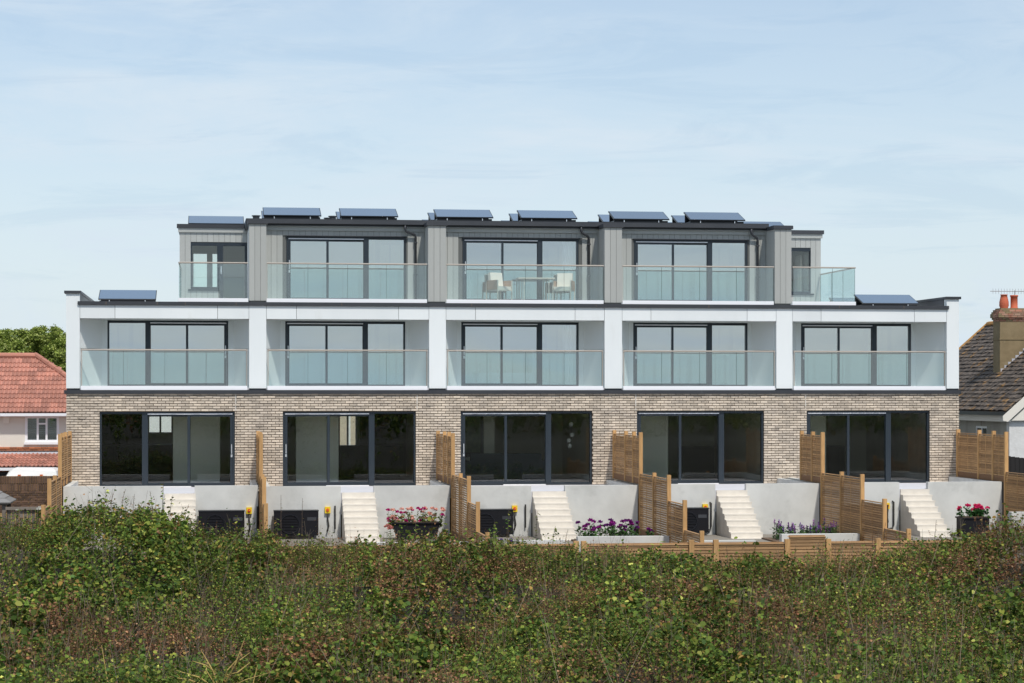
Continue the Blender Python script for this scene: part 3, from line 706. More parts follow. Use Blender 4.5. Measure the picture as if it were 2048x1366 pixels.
for (x0, x1, y0, y1, z0, z1, lb) in ((.60, 3.0, -8.2, -7.95, -1.9, -1.0, 'low pale concrete edging wall in front of the purple phlox'), (5.99, 8.08, -8.2, -7.95, -1.9, -.98, 'low pale concrete edging wall in front of the lavender spikes'),
                             (3.15, 5.3, -8.2, -7.95, -1.9, -1.13, 'low concrete kerb at the foot of the steps beside the black heat pump'), (-2.1, .3, -8.2, -7.95, -1.9, -1.08, 'low concrete kerb among bushes below the middle steps'), (12.9, 14.0, -6.4, -6.1, -1.9, -.55, 'small concrete block wall right of the potted peonies'),(-4.6,-2.2,-8.2,-7.95,-1.9,-1.1,'low concrete kerb under the black flower trough')):
    tag(MB().box(x0, x1, y0, y1, z0, z1).build('low_wall', M_conc, org=((x0+x1)/2, y0, z0)), lb, 'wall')

def pump(x0, x1, z1, label, fan=True, x_iso=None, ziso=-.52, pipe=None, lb2='', lb3='', hook=0):
    y = -4.62; h = .66
    t = thing('heat_pump', label, 'heat pump', ((x0+x1)/2, y, z1-h), 'heat pump units on the terrace walls')
    MB().box(x0, x1, y, y+.38, z1-h, z1).build('casing', M_black, t); B('lid', M_pvf, t, x0-.01, x1+.01, y-.012, y+.39, z1, z1+.025)
    cx, cz = x0+.42*(x1-x0)*.85, z1-.34
    rr = .27
    ring = MB(); n = 28
    for r0, r1, yy in ((rr, rr-.03, y-.02),):
        for k in range(n):
            q0, q1 = 2*math.pi*k/n, 2*math.pi*(k+1)/n
            P = lambda r, q, Y: (cx+r*math.cos(q), Y, cz+r*math.sin(q))
            ring.poly([P(r0,q0,yy),P(r0,q1,yy),P(r1,q1,yy),P(r1,q0,yy)][::-1]); ring.poly([P(r0,q0,yy),P(r0,q1,yy),P(r0,q1,y),P(r0,q0,y)])
    if x1-x0 > .9:
        g_ = ring.build('fan_grille', M_fan, t)
        for k in range(7):
            z = cz-.22+k*.073; hw = math.sqrt(max(.001, (rr-.03)**2-(z-cz)**2)); B('grille_bar', M_fan, g_, cx-hw, cx+hw, y-.016, y-.006, z-.006, z+.006)
    B('panel_seam', M_fan, t, x1-.42*(x1-x0)*.8, x1-.42*(x1-x0)*.8+.008, y-.004, y, z1-h+.03, z1-.03)
    B('badge', MATS['anthracite_metal'], t, x1-.30, x1-.06, y-.004, y-.0005, z1-.25, z1-.16)
    for X in (x0+.12, x1-.16): B('foot', M_pvf, t, X, X+.05, y+.05, y+.34, z1-h-.05, z1-h)
    s = thing('isolator_switch', lb2, 'switch', (x_iso, -4.15, ziso), 'yellow isolator switches')
    B('box', M_yellow, s, x_iso-.075, x_iso+.075, -4.20, -4.122, ziso, ziso+.175)
    MB().tube([(x_iso,-4.20,ziso+.09),(x_iso,-4.225,ziso+.09)], .042, 14).build('dial', M_red, s)
    B('dial_pointer', M_yellow, s, x_iso-.008, x_iso+.02, -4.232, -4.2255, ziso+.08, ziso+.10)
    MB().tube([(x_iso+.01,-4.16,ziso),(x_iso+.0,-4.17,ziso-.15),(x_iso+.03,-4.18,ziso-.35),(x_iso-.02,-4.2,ziso-.5)], .022, 7).build('cable', M_pipe, s, smooth=True)
    if pipe is not None:
        pts = [(pipe,-4.17,-.36),(pipe,-4.17,-1.0)]
        if hook: pts = [(pipe-.03,-4.13,-.34),(pipe,-4.17,-.36),(pipe,-4.17,-1.0),(pipe-.03,-4.17,-1.09),(pipe-.18,-4.2,-1.12)]
        o = MB().tube(pts, .022, 8).build('drain_pipe', M_pipe, org=(pipe, -4.15, -1.0)); tag(o, lb3, 'pipe')
pump(-9.09, -7.87, -.47, 'black heat pump behind bushes below the leftmost house', True, -7.74, -.56, -7.52, 'yellow switch with red dial right of the leftmost heat pump', 'short black wall pipe beside the leftmost yellow switch')
pump(-7.08, -5.89, -.48, 'black heat pump just right of the first tall garden fence', True, -5.62, -.56, -5.42, 'yellow switch with red dial left of the steps near the flower trough', 'black wall pipe between yellow switch and steps near the flower trough')
pump(-1.79, -.59, -.49, 'black heat pump between the second fence and the middle steps', True, -.49, -.56, -.19, 'yellow switch above the corner of the middle heat pump', 'black wall pipe left of the middle steps')
pump(3.95, 4.86, -.49, 'square black heat pump half hidden by the stepped fence of the fourth house', True, 4.86, -.56, 5.03, 'yellow switch above the square black heat pump', 'black hooked pipe beside the square heat pump', 1)
pump(8.75, 9.98, -.44, 'black heat pump edge showing behind the fence of the rightmost house', True, 10.08, -.56, 10.28, 'yellow switch right of the rightmost slatted divider', 'black hooked pipe left of the rightmost steps', 1)

# ------------------------------------------------------------ side fences
PY = [-.15, -2.0, -3.2, -4.2, -6.1, -8.0, -9.95, -11.9]
def side_fence(X, label, first=0, last=7, ys=PY):
    t = thing('slatted_fence', label, 'fence', (X, ys[first], -1.2), 'slatted timber fences between the gardens')
    bk = MB(); lev = lambda i: 0 if i < 3 else 1 if i < 5 else 2 if i < 6 else 3
    TOP = (1.50, .46, -.10, -.74); BOT = (.18, -1.22, -1.72, -1.74)
    for i in range(first, last+1):
        top = TOP[lev(max(i-1, 0))] + .115; bot = BOT[lev(min(i, 6))]
        piece('post', M_post, t, X-.05, X+.05, ys[i]-.05, ys[i]+.05, bot, top+random.uniform(-.01, .01))
    for i in range(first, last):
        l = lev(i); y0, y1 = ys[i+1]+.052, ys[i]-.052
        piece('gravel_board', M_gravel, t, X-.025, X+.025, y0, y1, BOT[l], BOT[l]+.16)
        z = BOT[l]+.17; k = 0; pitch = .060
        zb = z+.032
        while zb+.04 < TOP[l]: bk.box(X+.036, X+.044, y0, y1, zb, zb+.030); zb += pitch
        while z+.04 < TOP[l]:
            off = -.018 if k % 2 else -.016
            piece('slat', M_slat, t, X+off-.009, X+off+.009, y0, y1, z, z+.036); z += pitch; k += 1
        piece('cap_rail', M_slat2, t, X-.03, X+.03, y0, y1, TOP[l]-.012, TOP[l]+.012)
        ym = (y0+y1)/2; piece('batten', M_post, t, X-.032, X-.022, ym-.012, ym+.012, BOT[l]+.16, TOP[l]-.015)
    bk.build('back_slats', M_slat, t, 'stuff')
side_fence(-7.42, 'slatted timber fence seen almost edge on between the two left houses')
side_fence(-2.20, 'stepped slatted fence right of the black flower trough')
side_fence(3.03, 'stepped slatted fence left of the square black heat pump')
side_fence(8.21, 'stepped slatted fence right of the lavender spikes', 1)
side_fence(13.56, 'slatted timber fence at the far right end of the terrace', 0, 5)
side_fence(-12.76, 'slatted timber fence at the far left corner of the brick wall', 0, 6)
# front fence along the bottom of the gardens
ff = thing('front_garden_fence', 'low horizontal slatted fence along the front of the gardens behind the bushes', 'fence', (3, -12.3, -2))
bk = MB(); px_ = [-10.0,-7.6,-5.2,-2.6,-.13,.05,2.67,3.27,5.03,6.05,7.29,9.6]
for X in px_: piece('post', M_post, ff, X-.06, X+.06, -12.42, -12.30, -2.1, -.82 if X > -1 else -.9)
for a, b in zip(px_[:-1], px_[1:]):
    if b-a < .5: continue
    hi = (a == 5.03); z = -2.0; top = -.79 if hi else -.95; k = 0
    while z < top:
        yo = -12.36 if k % 2 else -12.35
        piece('slat', M_slat2, ff, a+.062, b-.062, yo, yo+.02, z, z+.060); bk.box(a+.062, b-.062, -12.29, -12.27, z+.040, z+.100); z += .078; k += 1
    piece('rail', M_slat2, ff, a+.062, b-.062, -12.38, -12.30, top+.012, top+.032)
bk.build('back_slats', M_slat2, ff, 'stuff')

# ------------------------------------------------------------ left neighbour: red tiled house
LH = thing('red_roofed_house', 'cream rendered house with red pantiled hipped roof beyond the brick wall', 'house', (-18, 20, -2.65))
zE, zR = 1.99, 4.09; Xr, Xc = -15.40, -12.2; ye, yr = 18.0, 21.2
XW = -26
MB().prism([(XW,ye,zE-.03),(Xc,ye,zE-.03),(Xr,yr,zR-.03),(XW,yr,zR-.03)], (0,.05,-.12)).build('roof', M_ridge, LH)
MB().prism([(Xc,ye,zE-.03),(Xc,ye+6.4,zE-.03),(Xr,yr,zR-.03)], (-.05,0,-.12)).build('roof', M_redtile, LH)
MB().prism([(XW,yr,zR-.03),(Xr,yr,zR-.03),(Xc,ye+6.4,zE-.03),(XW,ye+6.4,zE-.03)], (0,0,-.12)).build('roof', M_redtile, LH)
# double-roll tile
def tile_mesh(m, w, l, amp, nvar=6, th=.034):
    L = []
    sl = math.atan2(zR-zE, yr-ye)
    for i in range(nvar):
        mb = MB(); n = 10; j = random.uniform(-.004, .004)
        for e, (yy, dz) in enumerate(((0, .034), (l, .0))):
            for k in range(n+1):
                u = k/n; z = amp*max(0, math.sin(u*4*math.pi-.6))
                mb.v.append((u*w, yy+j, z+dz))
        for k in range(n+1): u = k/n; mb.v.append((u*w, j, amp*max(0, math.sin(u*4*math.pi-.6))+.034-th))
        for k in range(n): mb.f += [[k, k+1, n+2+k, n+1+k], [2*n+2+k, 2*n+3+k, k+1, k]]; mb.a += [(i+.5)/nvar]*2
        me = bpy.data.meshes.new('tile'); me.from_pydata(mb.v, [], mb.f); a = me.attributes.new('v', 'FLOAT', 'FACE'); a.data.foreach_set('value', mb.a); me.materials.append(m); L.append(me)
    return L
TM = tile_mesh(M_redtile, .30, .36, .040)
def lay_tiles(parent, x0, x1, y0, z0, y1, z1, hip=None, rows=None, gauge=.305):
    ln = math.hypot(y1-y0, z1-z0); a = math.atan2(z1-z0, y1-y0); n = rows or int(ln/gauge); c = ORG[parent.name]
    for r in range(n):
        s = r*gauge; fx = s/ln; y = y0+(y1-y0)*fx; z = z0+(z1-z0)*fx; k = 0; x = x0
        while x < x1:
            lim = x1 if hip is None else hip(fx)
            if x+.22 < lim:
                o = link('roof_tile', random.choice(TM), parent); o.location = (x-c.x, y-c.y, z-c.z+.01); o.rotation_euler = (a+random.uniform(-.01,.01), 0, 0)
            x += .30
lay_tiles(LH, -17.1, Xc, ye-.05, zE-.01, yr, zR, lambda f: Xc+(Xr-Xc)*f)
nr = 12
for k in range(nr):
    a = Vector((Xc,ye-.05,zE+.04)).lerp(Vector((Xr,yr,zR+.05)), k/nr); b = Vector((Xc,ye-.05,zE+.04)).lerp(Vector((Xr,yr,zR+.05)), (k+1.1)/nr)
    MB().tube([a, b], [.115, .10], 8).build('hip_tile', M_ridge, LH)
for k in range(5):
    x = Xr-.45*k; MB().tube([(x,yr,zR+.02),(x-.45,yr,zR+.03)], [.12, .11], 8).build('ridge_tile', M_ridge, LH)
wl = MB(); holes(wl, XW, Xc-.4, -2.6, zE-.12, ye+.35, ye+.6, [(-15.57,-14.34,.90,1.84)]); wl.box(Xc-.65, Xc-.4, ye+.6, ye+6, -2.6, zE-.12); wl.build('wall', M_cream, LH)
MB().box(XW, Xc+.05, ye-.10, ye+.02, zE-.13, zE-.03).box(XW, Xc, ye+.02, ye+.34, zE-.16, zE-.10).build('gutter', M_upvc, LH)
wn_ = MB(); x0, x1, z0, z1, y = -15.57, -14.34, .90, 1.84, ye+.36
for b in ((x0,x0+.09,z0,z1), (x1-.09,x1,z0,z1), (x0+.09,x1-.09,z1-.07,z1), (x0+.09,x1-.09,z0,z0+.08), (x0+.42,x0+.49,z0+.08,z1-.07), (x1-.49,x1-.42,z0+.08,z1-.07), (x0+.49,x1-.49,z1-.30,z1-.24)): wn_.box(b[0], b[1], y, y+.07, b[2], b[3])
wno = wn_.build('window', M_upvc, LH)
B('sill', M_upvc, wno, x0-.03, x1+.03, y-.10, y+.0, z0-.09, z0-.005)
for u, v in ((x0+.09,x0+.42), (x0+.49,x1-.49), (x1-.42,x1-.09)):
    B('pane', M_glass, wno, u, v, y+.03, y+.04, z0+.08, z1-.07)
    z = z0+.09
    while z < z1-.08: piece('blind_slat', M_blind, wno, u, v, y+.08, y+.10, z, z+.05); z += .068
B('alarm_box', M_bargeb, LH, -16.34, -16.14, ye+.25, ye+.349, 1.60, 1.86)
# red brick band, flashing, lean-to roof
for k in range(14):
    x = -17.0+k*.225*1.0
    piece('band_brick', M_redband, LH, x+.005, x+.22, ye+.22, ye+.349, .66, .72); piece('band_brick', M_redband, LH, x+.09, x+.30, ye+.24, ye+.349, .59, .65)
MB().prism([(XW,ye+.34,.56),(XW,ye-.25,.34),(XW,ye-.25,.31),(XW,ye+.34,.50)], (Xc-XW-.4,0,0)).build('flashing', M_lead, LH)
MB().prism([(XW,16.6,.02),(XW,ye+.34,.50),(XW,ye+.34,.42),(XW,16.6,-.06)], (Xc-XW-.4,0,0)).build('lean_to_roof', M_ridge, LH)
lay_tiles(LH, -17.1, -12.6, 16.55, .05, ye-.2, .40, rows=5, gauge=.30)
MB().box(XW, Xc-.3, 16.46, 16.58, -.08, .02).build('gutter', M_upvc, LH)
B('lean_to_wall', M_redband, LH, XW, Xc-.5, 17.0, 17.2, -2.6, -.1)
B('dark_garage_door', M_cab, LH, -17.0, -15.9, 16.9, 16.999, -2.6, -.15)
w2 = B('window', M_upvc, LH, -14.5, -13.4, 16.9, 16.999, -.75, -.12); B('pane', M_vglass, w2, -14.42, -14.0, 16.88, 16.899, -.65, -.2); B('pane', M_vglass, w2, -13.92, -13.5, 16.88, 16.899, -.65, -.2)

# van
van = thing('white_van', 'white high roofed van parked behind the brown brick wall', 'van', (-14.8, 13.4, -2.65))
def vx(t): return -15.72+t
MB().prism([(vx(-1.3),12.6,-2.3),(vx(1.75),12.6,-2.3),(vx(1.75),12.6,-.25),(vx(-.1),12.6,-.25),(vx(-.6),12.6,-1.2),(vx(-1.3),12.6,-1.4)], (0,1.8,0)).build('body', M_van, van)
MB().prism([(vx(-.08),12.75,-.25),(vx(1.72),12.75,-.25),(vx(1.66),12.8,.02),(vx(1.55),12.85,.10),(vx(.22),12.85,.12),(vx(.08),12.8,.02)], (0,1.5,0)).build('high_roof', M_van, van)
for t in (.38, 1.12): B('marker_light', M_amber, van, vx(t), vx(t)+.10, 12.70, 12.78, -.14, -.09)
B('windscreen', M_vglass, van, vx(-.55), vx(-.15), 12.58, 12.599, -1.15, -.45)
for t in (-.8, 1.2):
    w = MB().tube([(vx(t),12.55,-2.33),(vx(t),12.8,-2.33)], .32, 18).build('wheel', M_tyre, van); MB().tube([(vx(t),12.53,-2.33),(vx(t),12.549,-2.33)], .18, 14).build('rim', M_handle, w)

ob = thing('brick_outbuilding', 'pale outbuilding glimpsed through the rear windows of the two left houses', 'outbuilding', (-8, 17, -2.65))
xa, xb, xc, xd = at(285,0,17)[0], at(360,0,17)[0], at(660,0,17)[0], at(730,0,17)[0]
B('wall', M_brick, ob, xa, xd, 17.0, 17.2, -2.6, 2.6)
B('white_panel', M_upvc, ob, xa, xb, 16.95, 16.999, -.2, 2.5)
for k in range(3): B('white_post', M_upvc, ob, xc+.25+k*.42, xc+.33+k*.42, 16.93, 16.999, -.5, 2.5)
# brown brick garden wall
bw = thing('brown_brick_wall', 'dark brown brick garden wall with upright soldier courses, left of the terrace', 'wall', (-15, 8, -2.65))
core = B('wall_core', M_brownmortar, bw, -20, -12.95, 8.03, 8.22, -2.65, .03)
for row, (z0, z1) in enumerate(((-.20,.035), (-.44,-.205))):
    x = -16.4+row*.03
    while x < -13.0: piece('brick', M_brownbrick, core, x+.005, x+.068, 8.0, 8.2, z0+.006, z1-.004, jit=.02); x += .075
for r in range(9):
    z = -.44-(r+1)*.075; x = -16.4+(.11 if r % 2 else 0)
    while x < -13.1: piece('brick', M_brownbrick, core, x+.006, x+.216, 8.0, 8.1, z+.007, z+.068, jit=.02); x += .225
sh2 = thing('garden_shelter', 'small weathered timber shelter with grey shingled hipped roof at the left edge', 'shelter', (-14.9, -3, -2.05))
for k in range(5):
    f0, f1 = k/5, (k+1.15)/5
    h0 = 1-f0; h1 = max(0, 1-f1); z0, z1 = -.24+f0*.55, -.24+f1*.55-.0
    cx, cy = -14.95, -3.0; w0, w1 = .85*h0+.02, .85*h1+.02
    mb = MB()
    for (sx, sy, tx, ty) in ((-1,-1,1,-1), (1,-1,1,1), (1,1,-1,1), (-1,1,-1,-1)):
        mb.poly([(cx+sx*w0,cy+sy*w0,z0+.02),(cx+tx*w0,cy+ty*w0,z0+.02),(cx+tx*w1,cy+ty*w1,z1),(cx+sx*w1,cy+sy*w1,z1)])
        mb.poly([(cx+sx*w0,cy+sy*w0,z0-.01),(cx+tx*w0,cy+ty*w0,z0-.01),(cx+tx*w0,cy+ty*w0,z0+.02),(cx+sx*w0,cy+sy*w0,z0+.02)])
    mb.build('shingle_course', M_shingle, sh2)
B('roof_base', M_greywood, sh2, -15.75, -14.15, -3.8, -2.2, -.30, -.255)
for sx in (-.68, 0, .68):
    for sy in (-.7, .7): piece('post', M_greywood, sh2, -14.95+sx-.05, -14.95+sx+.05, -3.0+sy-.05, -3.0+sy+.05, -2.05, -.3)
for k in range(5): piece('board', M_greywood, sh2, -15.6, -14.27, -3.77, -3.74, -1.5+k*.16, -1.36+k*.16)
pk = thing('grey_picket_fence', 'low weathered grey board fence in front of the brown brick wall', 'fence', (-13.5, -4, -2.05))
piece('rail', M_greywood, pk, -14.2, -12.95, -4.06, -4.0, -.42, -.34)
x = -14.15
while x < -12.97: piece('board', M_greywood, pk, x, x+.085, -3.99, -3.965, -1.6, -.40+random.uniform(-.01,.01)); x += .105

# ------------------------------------------------------------ right neighbour
RH = thing('grey_tiled_bungalow', 'old rendered house with lichened dark tiled roof and tall chimney at the right edge', 'house', (19, 8, -2.05))
Xe, z_e, w, yf, yn = 16.165, 2.133, 3.56, 14.35, 2.7; T = math.tan(R(41))
zr = z_e+T*w
MB().prism([(Xe,yn,z_e-.03),(Xe+w,yn,zr-.03),(Xe+w,yf,zr-.03),(Xe,yf,z_e-.03)], (.06,0,-.07)).build('roof', M_hroof, RH)
MB().prism([(Xe+2*w,yn,z_e-.03),(Xe+w,yn,zr-.03),(Xe+w,yf,zr-.03),(Xe+2*w,yf,z_e-.03)], (0,0,-.07)).build('roof', M_hroof, RH)
# tiles: lie on the left slope, rows along Y
L_ = w/math.cos(R(41)); rows = int(L_/.20); cnt = 0; restt = MB()
cands = []
for r in range(rows+1):
    s0 = r*.20
    y = yn+(.10 if r % 2 else 0)
    while y < yf-.1:
        cands.append((r, s0, y)); y += .20
ca, sa = math.cos(R(41)), math.sin(R(41))
def htile(mb, s0, y, lift):
    s1 = min(s0+.24, L_); a0, a1 = s0, s1
    def P(s, yy, h): return (Xe+s*ca-h*sa, yy, z_e+s*sa+h*ca)
    h0, h1 = .035+lift, .008; j = random.uniform(-.015,.015)
    v = [P(a0+j,y+.004,h0),P(a0+j,y+.196,h0),P(a1,y+.196,h1),P(a1,y+.004,h1),P(a0+j,y+.004,h0-.022),P(a0+j,y+.196,h0-.022),P(a1,y+.196,h1-.01),P(a1,y+.004,h1-.01)]
    n = len(mb.v); mb.v += v; a = random.random()
    mb.f += [[n,n+3,n+2,n+1],[n,n+1,n+5,n+4],[n+1,n+2,n+6,n+5],[n+3,n,n+4,n+7],[n+4,n+5,n+6,n+7],[n+2,n+3,n+7,n+6]]; mb.a += [a]*6
for r, s0, y in cands:
    lift = random.choice((0,0,.004,.012,.022))
    # tiles that show (nearest to the camera) become parts, the rest stay joined
    if cnt < 290 and y < 8.2 and r < 14: htile(mb2 := MB(), s0, y, lift); mb2.build('roof_tile', M_hroof, RH); cnt += 1
    else: htile(restt, s0, y, lift)
restt.build('roof_tile_courses', M_hroof, RH, 'stuff')
for k in range(24):
    y = yn+k*.48; MB().tube([(Xe+w,y,zr),(Xe+w,min(y+.5,yf),zr+.01)], [.12,.11], 8).build('ridge_tile', M_lichen, RH)
for k in range(14):   # far verge capping
    f0, f1 = k/14, (k+1.05)/14
    MB().tube([(Xe+w*f0,yf,z_e+T*w*f0+.02),(Xe+w*f1,yf,z_e+T*w*f1+.02)], .07, 6).build('verge_tile', M_lichen, RH)
# barge boards, gable, side wall
bt = .20
MB().prism([(Xe-.16,yn-.05,z_e-.14-.02),(Xe+w,yn-.05,zr-.02),(Xe+w,yn-.05,zr-.02-bt*1.35),(Xe+.0,yn-.05,z_e-.14-bt*1.0),(Xe-.16,yn-.05,z_e-.30)], (0,.05,0)).build('bargeboard', M_bargeb, RH)
MB().prism([(Xe+.12,yn+.02,z_e-.3),(Xe+w,yn+.02,zr-.4),(Xe+2*w-.1,yn+.02,z_e-.3)], (0,.06,0)).build('gable_infill', M_bargeb, RH)
B('gable_wall', M_roughwhite, RH, Xe+.12, Xe+2*w-.1, yn+.15, yn+.40, -2.2, z_e-.28)
MB().box(Xe-.12, Xe-.02, yn+.02, yf, z_e-.14, z_e-.03).build('gutter', M_pvf, RH)
MB().box(Xe-.02, Xe+.12, yn+.02, yf, z_e-.34, z_e-.10).build('soffit', M_bargeb, RH)
hw = MB()
zs, ze2 = .9, 1.70
for b in ((Xe+.12, Xe+.34, yn+.401, 4.9, -2.2, z_e-.34), (Xe+.12, Xe+.34, 6.0, yf, -2.2, z_e-.34), (Xe+.12, Xe+.34, 4.9, 6.0, -2.2, .70), (Xe+.12, Xe+.34, 4.9, 6.0, 1.62, z_e-.34)): hw.box(*b)
hw.build('side_wall', M_greyrend, RH)
fw = MB()
for b in ((4.9,4.97,.70,1.62), (5.93,6.0,.70,1.62), (4.97,5.93,1.55,1.62), (4.97,5.93,.70,.77), (5.42,5.48,.77,1.55)): fw.box(Xe+.14, Xe+.2, b[0], b[1], b[2], b[3])
fwo = fw.build('window', M_upvc, RH); B('pane', M_vglass, fwo, Xe+.17, Xe+.18, 4.97, 5.93, .77, 1.55)
# chimney
cx0, cx1, cy0, cy1 = 17.58, 18.62, 7.2, 7.85
cb = at(2000, 747, 7.2)[1]
ch = MB().box(cx0, cx1, cy0, cy1, 2.6, 5.12).build('chimney', M_chimney, RH)
B('band_course', M_chimney, ch, cx0-.02, cx1+.02, cy0-.02, cy1+.02, 4.50, 4.55)
for k, (e, z0, z1) in enumerate(((.015,5.12,5.185), (.05,5.185,5.25), (.09,5.25,5.32), (.09,5.32,5.385), (.06,5.385,5.45), (.02,5.45,5.52))):
    x = cx0-e; core_ = B('corbel_course', M_chimney, ch, cx0-e+.01, cx1+e-.01, cy0-e+.01, cy1+e-.01, z0, z1)
    off = .11 if k % 2 else 0; x = cx0-e-off
    while x < cx1+e:
        a, b = max(x, cx0-e), min(x+.215, cx1+e)
        if b-a > .04: piece('brick', M_chbrick if (k+int(x*7)) % 4 else M_chimney, ch, a+.004, b-.004, cy0-e-.004, cy0-e+.05, z0+.004, z1-.004)
        x += .225
    for yy in (cy0-e+.06, cy0-e+.30): piece('brick', M_chbrick, ch, cx0-e-.004, cx0-e+.05, yy, yy+.21, z0+.004, z1-.004)
B('flaunching', M_chimney, ch, cx0+.05, cx1-.05, cy0+.05, cy1-.05, 5.52, 5.57)
px0 = at(2008, 0, 7.5)[0]; px1 = at(2027, 0, 7.5)[0]
MB().lathe((px0,7.5,5.54), [(.14,0),(.135,.05),(.16,.12),(.155,.25),(.125,.38),(.105,.47),(.125,.475),(.125,.50),(.09,.50)], 18).build('chimney_pot', M_pot, ch, smooth=True)
MB().lathe((px1+.02,7.5,5.54), [(.145,0),(.145,.04),(.12,.06),(.118,.42),(.135,.43),(.135,.48),(.09,.48)], 18).build('chimney_pot', M_pot, ch, smooth=True)
fl = MB()
for k in range(8):
    x = cx0+.02+k*.13; z = z_e+T*(x-Xe)
    fl.box(x, x+.129, cy0-.015, cy0-.001, z-.02, z+.15)
fl.build('stepped_flashing', M_lead, ch)
ae = thing('tv_aerial', 'thin rooftop television aerial above the chimney pots', 'aerial', (18.35, 7.95, 4.9))
MB().tube([(18.37,7.93,4.6),(18.37,7.93,6.20)], .014, 6).build('mast', M_alu, ae)
MB().tube([(17.5,7.93,6.17),(18.9,7.93,6.17)], .011, 6).build('boom', M_alu, ae)
for k in range(13): x = 17.6+k*.1; MB().tube([(x,7.93,6.08),(x,7.93,6.26)], .006, 4).build('element', M_alu, ae)
bf = thing('black_timber_fence', 'short black stained fence under the white roughcast gable', 'fence', (16.9, .5, -2))
for k in range(22): x = 14.2+k*.14; piece('board', M_blackfence, bf, x, x+.13, .5, .53, -2.0, .92-k*.018)

# ------------------------------------------------------------ vegetation (numpy leaves)
def npmesh(name, V, F, COL, m, parent=None, org=(0,0,0), kind=None):
    me = bpy.data.meshes.new(name); V = V-np.array(org)
    me.vertices.add(len(V)); me.vertices.foreach_set('co', V.astype(np.float32).ravel())
    k = F.shape[1]; me.loops.add(F.size); me.loops.foreach_set('vertex_index', F.astype(np.int32).ravel())
    me.polygons.add(len(F)); me.polygons.foreach_set('loop_start', np.arange(0, F.size, k, dtype=np.int32))
    try: me.polygons.foreach_set('loop_total', np.full(len(F), k, dtype=np.int32))
    except Exception: pass
    a = me.attributes.new('col', 'FLOAT_COLOR', 'POINT'); c4 = np.ones((len(V), 4), np.float32); c4[:, :3] = COL; a.data.foreach_set('color', c4.ravel())
    me.update(); me.validate(); me.materials.append(m)
    o = bpy.data.objects.new(name, me); C.objects.link(o)
    if parent is not None: o.parent = parent; ORG[o.name] = ORG[parent.name]
    else: o.location = org; ORG[o.name] = Vector(org)
    if kind: o['kind'] = kind
    return o
LU = np.array([0, .25, .70, 1.0, .70, .25]); LS = np.array([0, -.40, -.36, 0, .36, .40]); LH_ = np.array([0, .10, .08, -.05, .08, .10])
def leaves(P, size, col, th=(-1.1, .45), roll=.9, narrow=1.0):
    n = len(P); ph = rng.uniform(0, 2*np.pi, n); t = rng.uniform(th[0], th[1], n); ro = rng.uniform(-roll, roll, n)
    d = np.stack([np.cos(ph)*np.cos(t), np.sin(ph)*np.cos(t), np.sin(t)], 1)
    h = np.stack([-np.sin(ph), np.cos(ph), np.zeros(n)], 1); nn = np.cross(d, h)
    s = h*np.cos(ro)[:, None]+nn*np.sin(ro)[:, None]; up = np.cross(d, s)
    V = P[:, None, :]+size[:, None, None]*(d[:, None, :]*LU[None, :, None]+s[:, None, :]*(LS*narrow)[None, :, None]+up[:, None, :]*LH_[None, :, None])
    base = (np.arange(n)*6)[:, None]
    F = np.concatenate([base+np.array([[0,1,2,3]]), base+np.array([[3,4,5,0]])], 0)
    return V.reshape(-1, 3), F, np.repeat(col, 6, 0)
def stems(A, Bv, r, col):
    """thin three-sided rods from A to B"""
    n = len(A); d = Bv-A; d /= np.linalg.norm(d, axis=1)[:, None]+1e-9
    u = np.cross(d, np.array([[.3,.9,.1]])); u /= np.linalg.norm(u, axis=1)[:, None]; w_ = np.cross(d, u)
    vs = []
    for P, k in ((A, 1.0), (Bv, .55)):
        for q in (0, 2.094, 4.189): vs.append(P+(u*np.cos(q)+w_*np.sin(q))*(r*k)[:, None])
    V = np.stack(vs, 1).reshape(-1, 3); base = (np.arange(n)*6)[:, None]
    F = np.concatenate([base+np.array([[a, b, b+3, a+3]]) for a, b in ((0,1),(1,2),(2,0))], 0)
    return V, F, np.repeat(col, 6, 0)
def merge(L):
    V, F, Cc = [], [], []; n = 0
    for v, f, c in L: V.append(v); F.append(f+n); Cc.append(c); n += len(v)
    return np.concatenate(V), np.concatenate(F), np.concatenate(Cc)
PAL = {'g': np.array([(.044,.078,.017),(.075,.120,.024),(.110,.155,.032),(.050,.092,.028),(.155,.190,.040),(.215,.235,.050),(.33,.34,.095),(.115,.105,.028),(.21,.135,.045)]),
       'r': np.array([(.20,.095,.050),(.28,.155,.085),(.16,.09,.045),(.19,.14,.055),(.34,.22,.13),(.12,.105,.038)])}
PW = {'g': np.array([4.5,5.5,4.5,2.8,2.6,1.5,.55,1.8,1.3]), 'r': np.array([3,2,3,2,1,3.])}
def pick(k, n, br=.25):
    c = PAL[k][rng.choice(len(PAL[k]), n, p=PW[k]/PW[k].sum())]; return c*rng.uniform(1-br, 1+br, (n, 1))*(np.array([1.36, 1.34, 1.12]) if k == 'g' else np.array([1.22, 1.12, 1.08]))

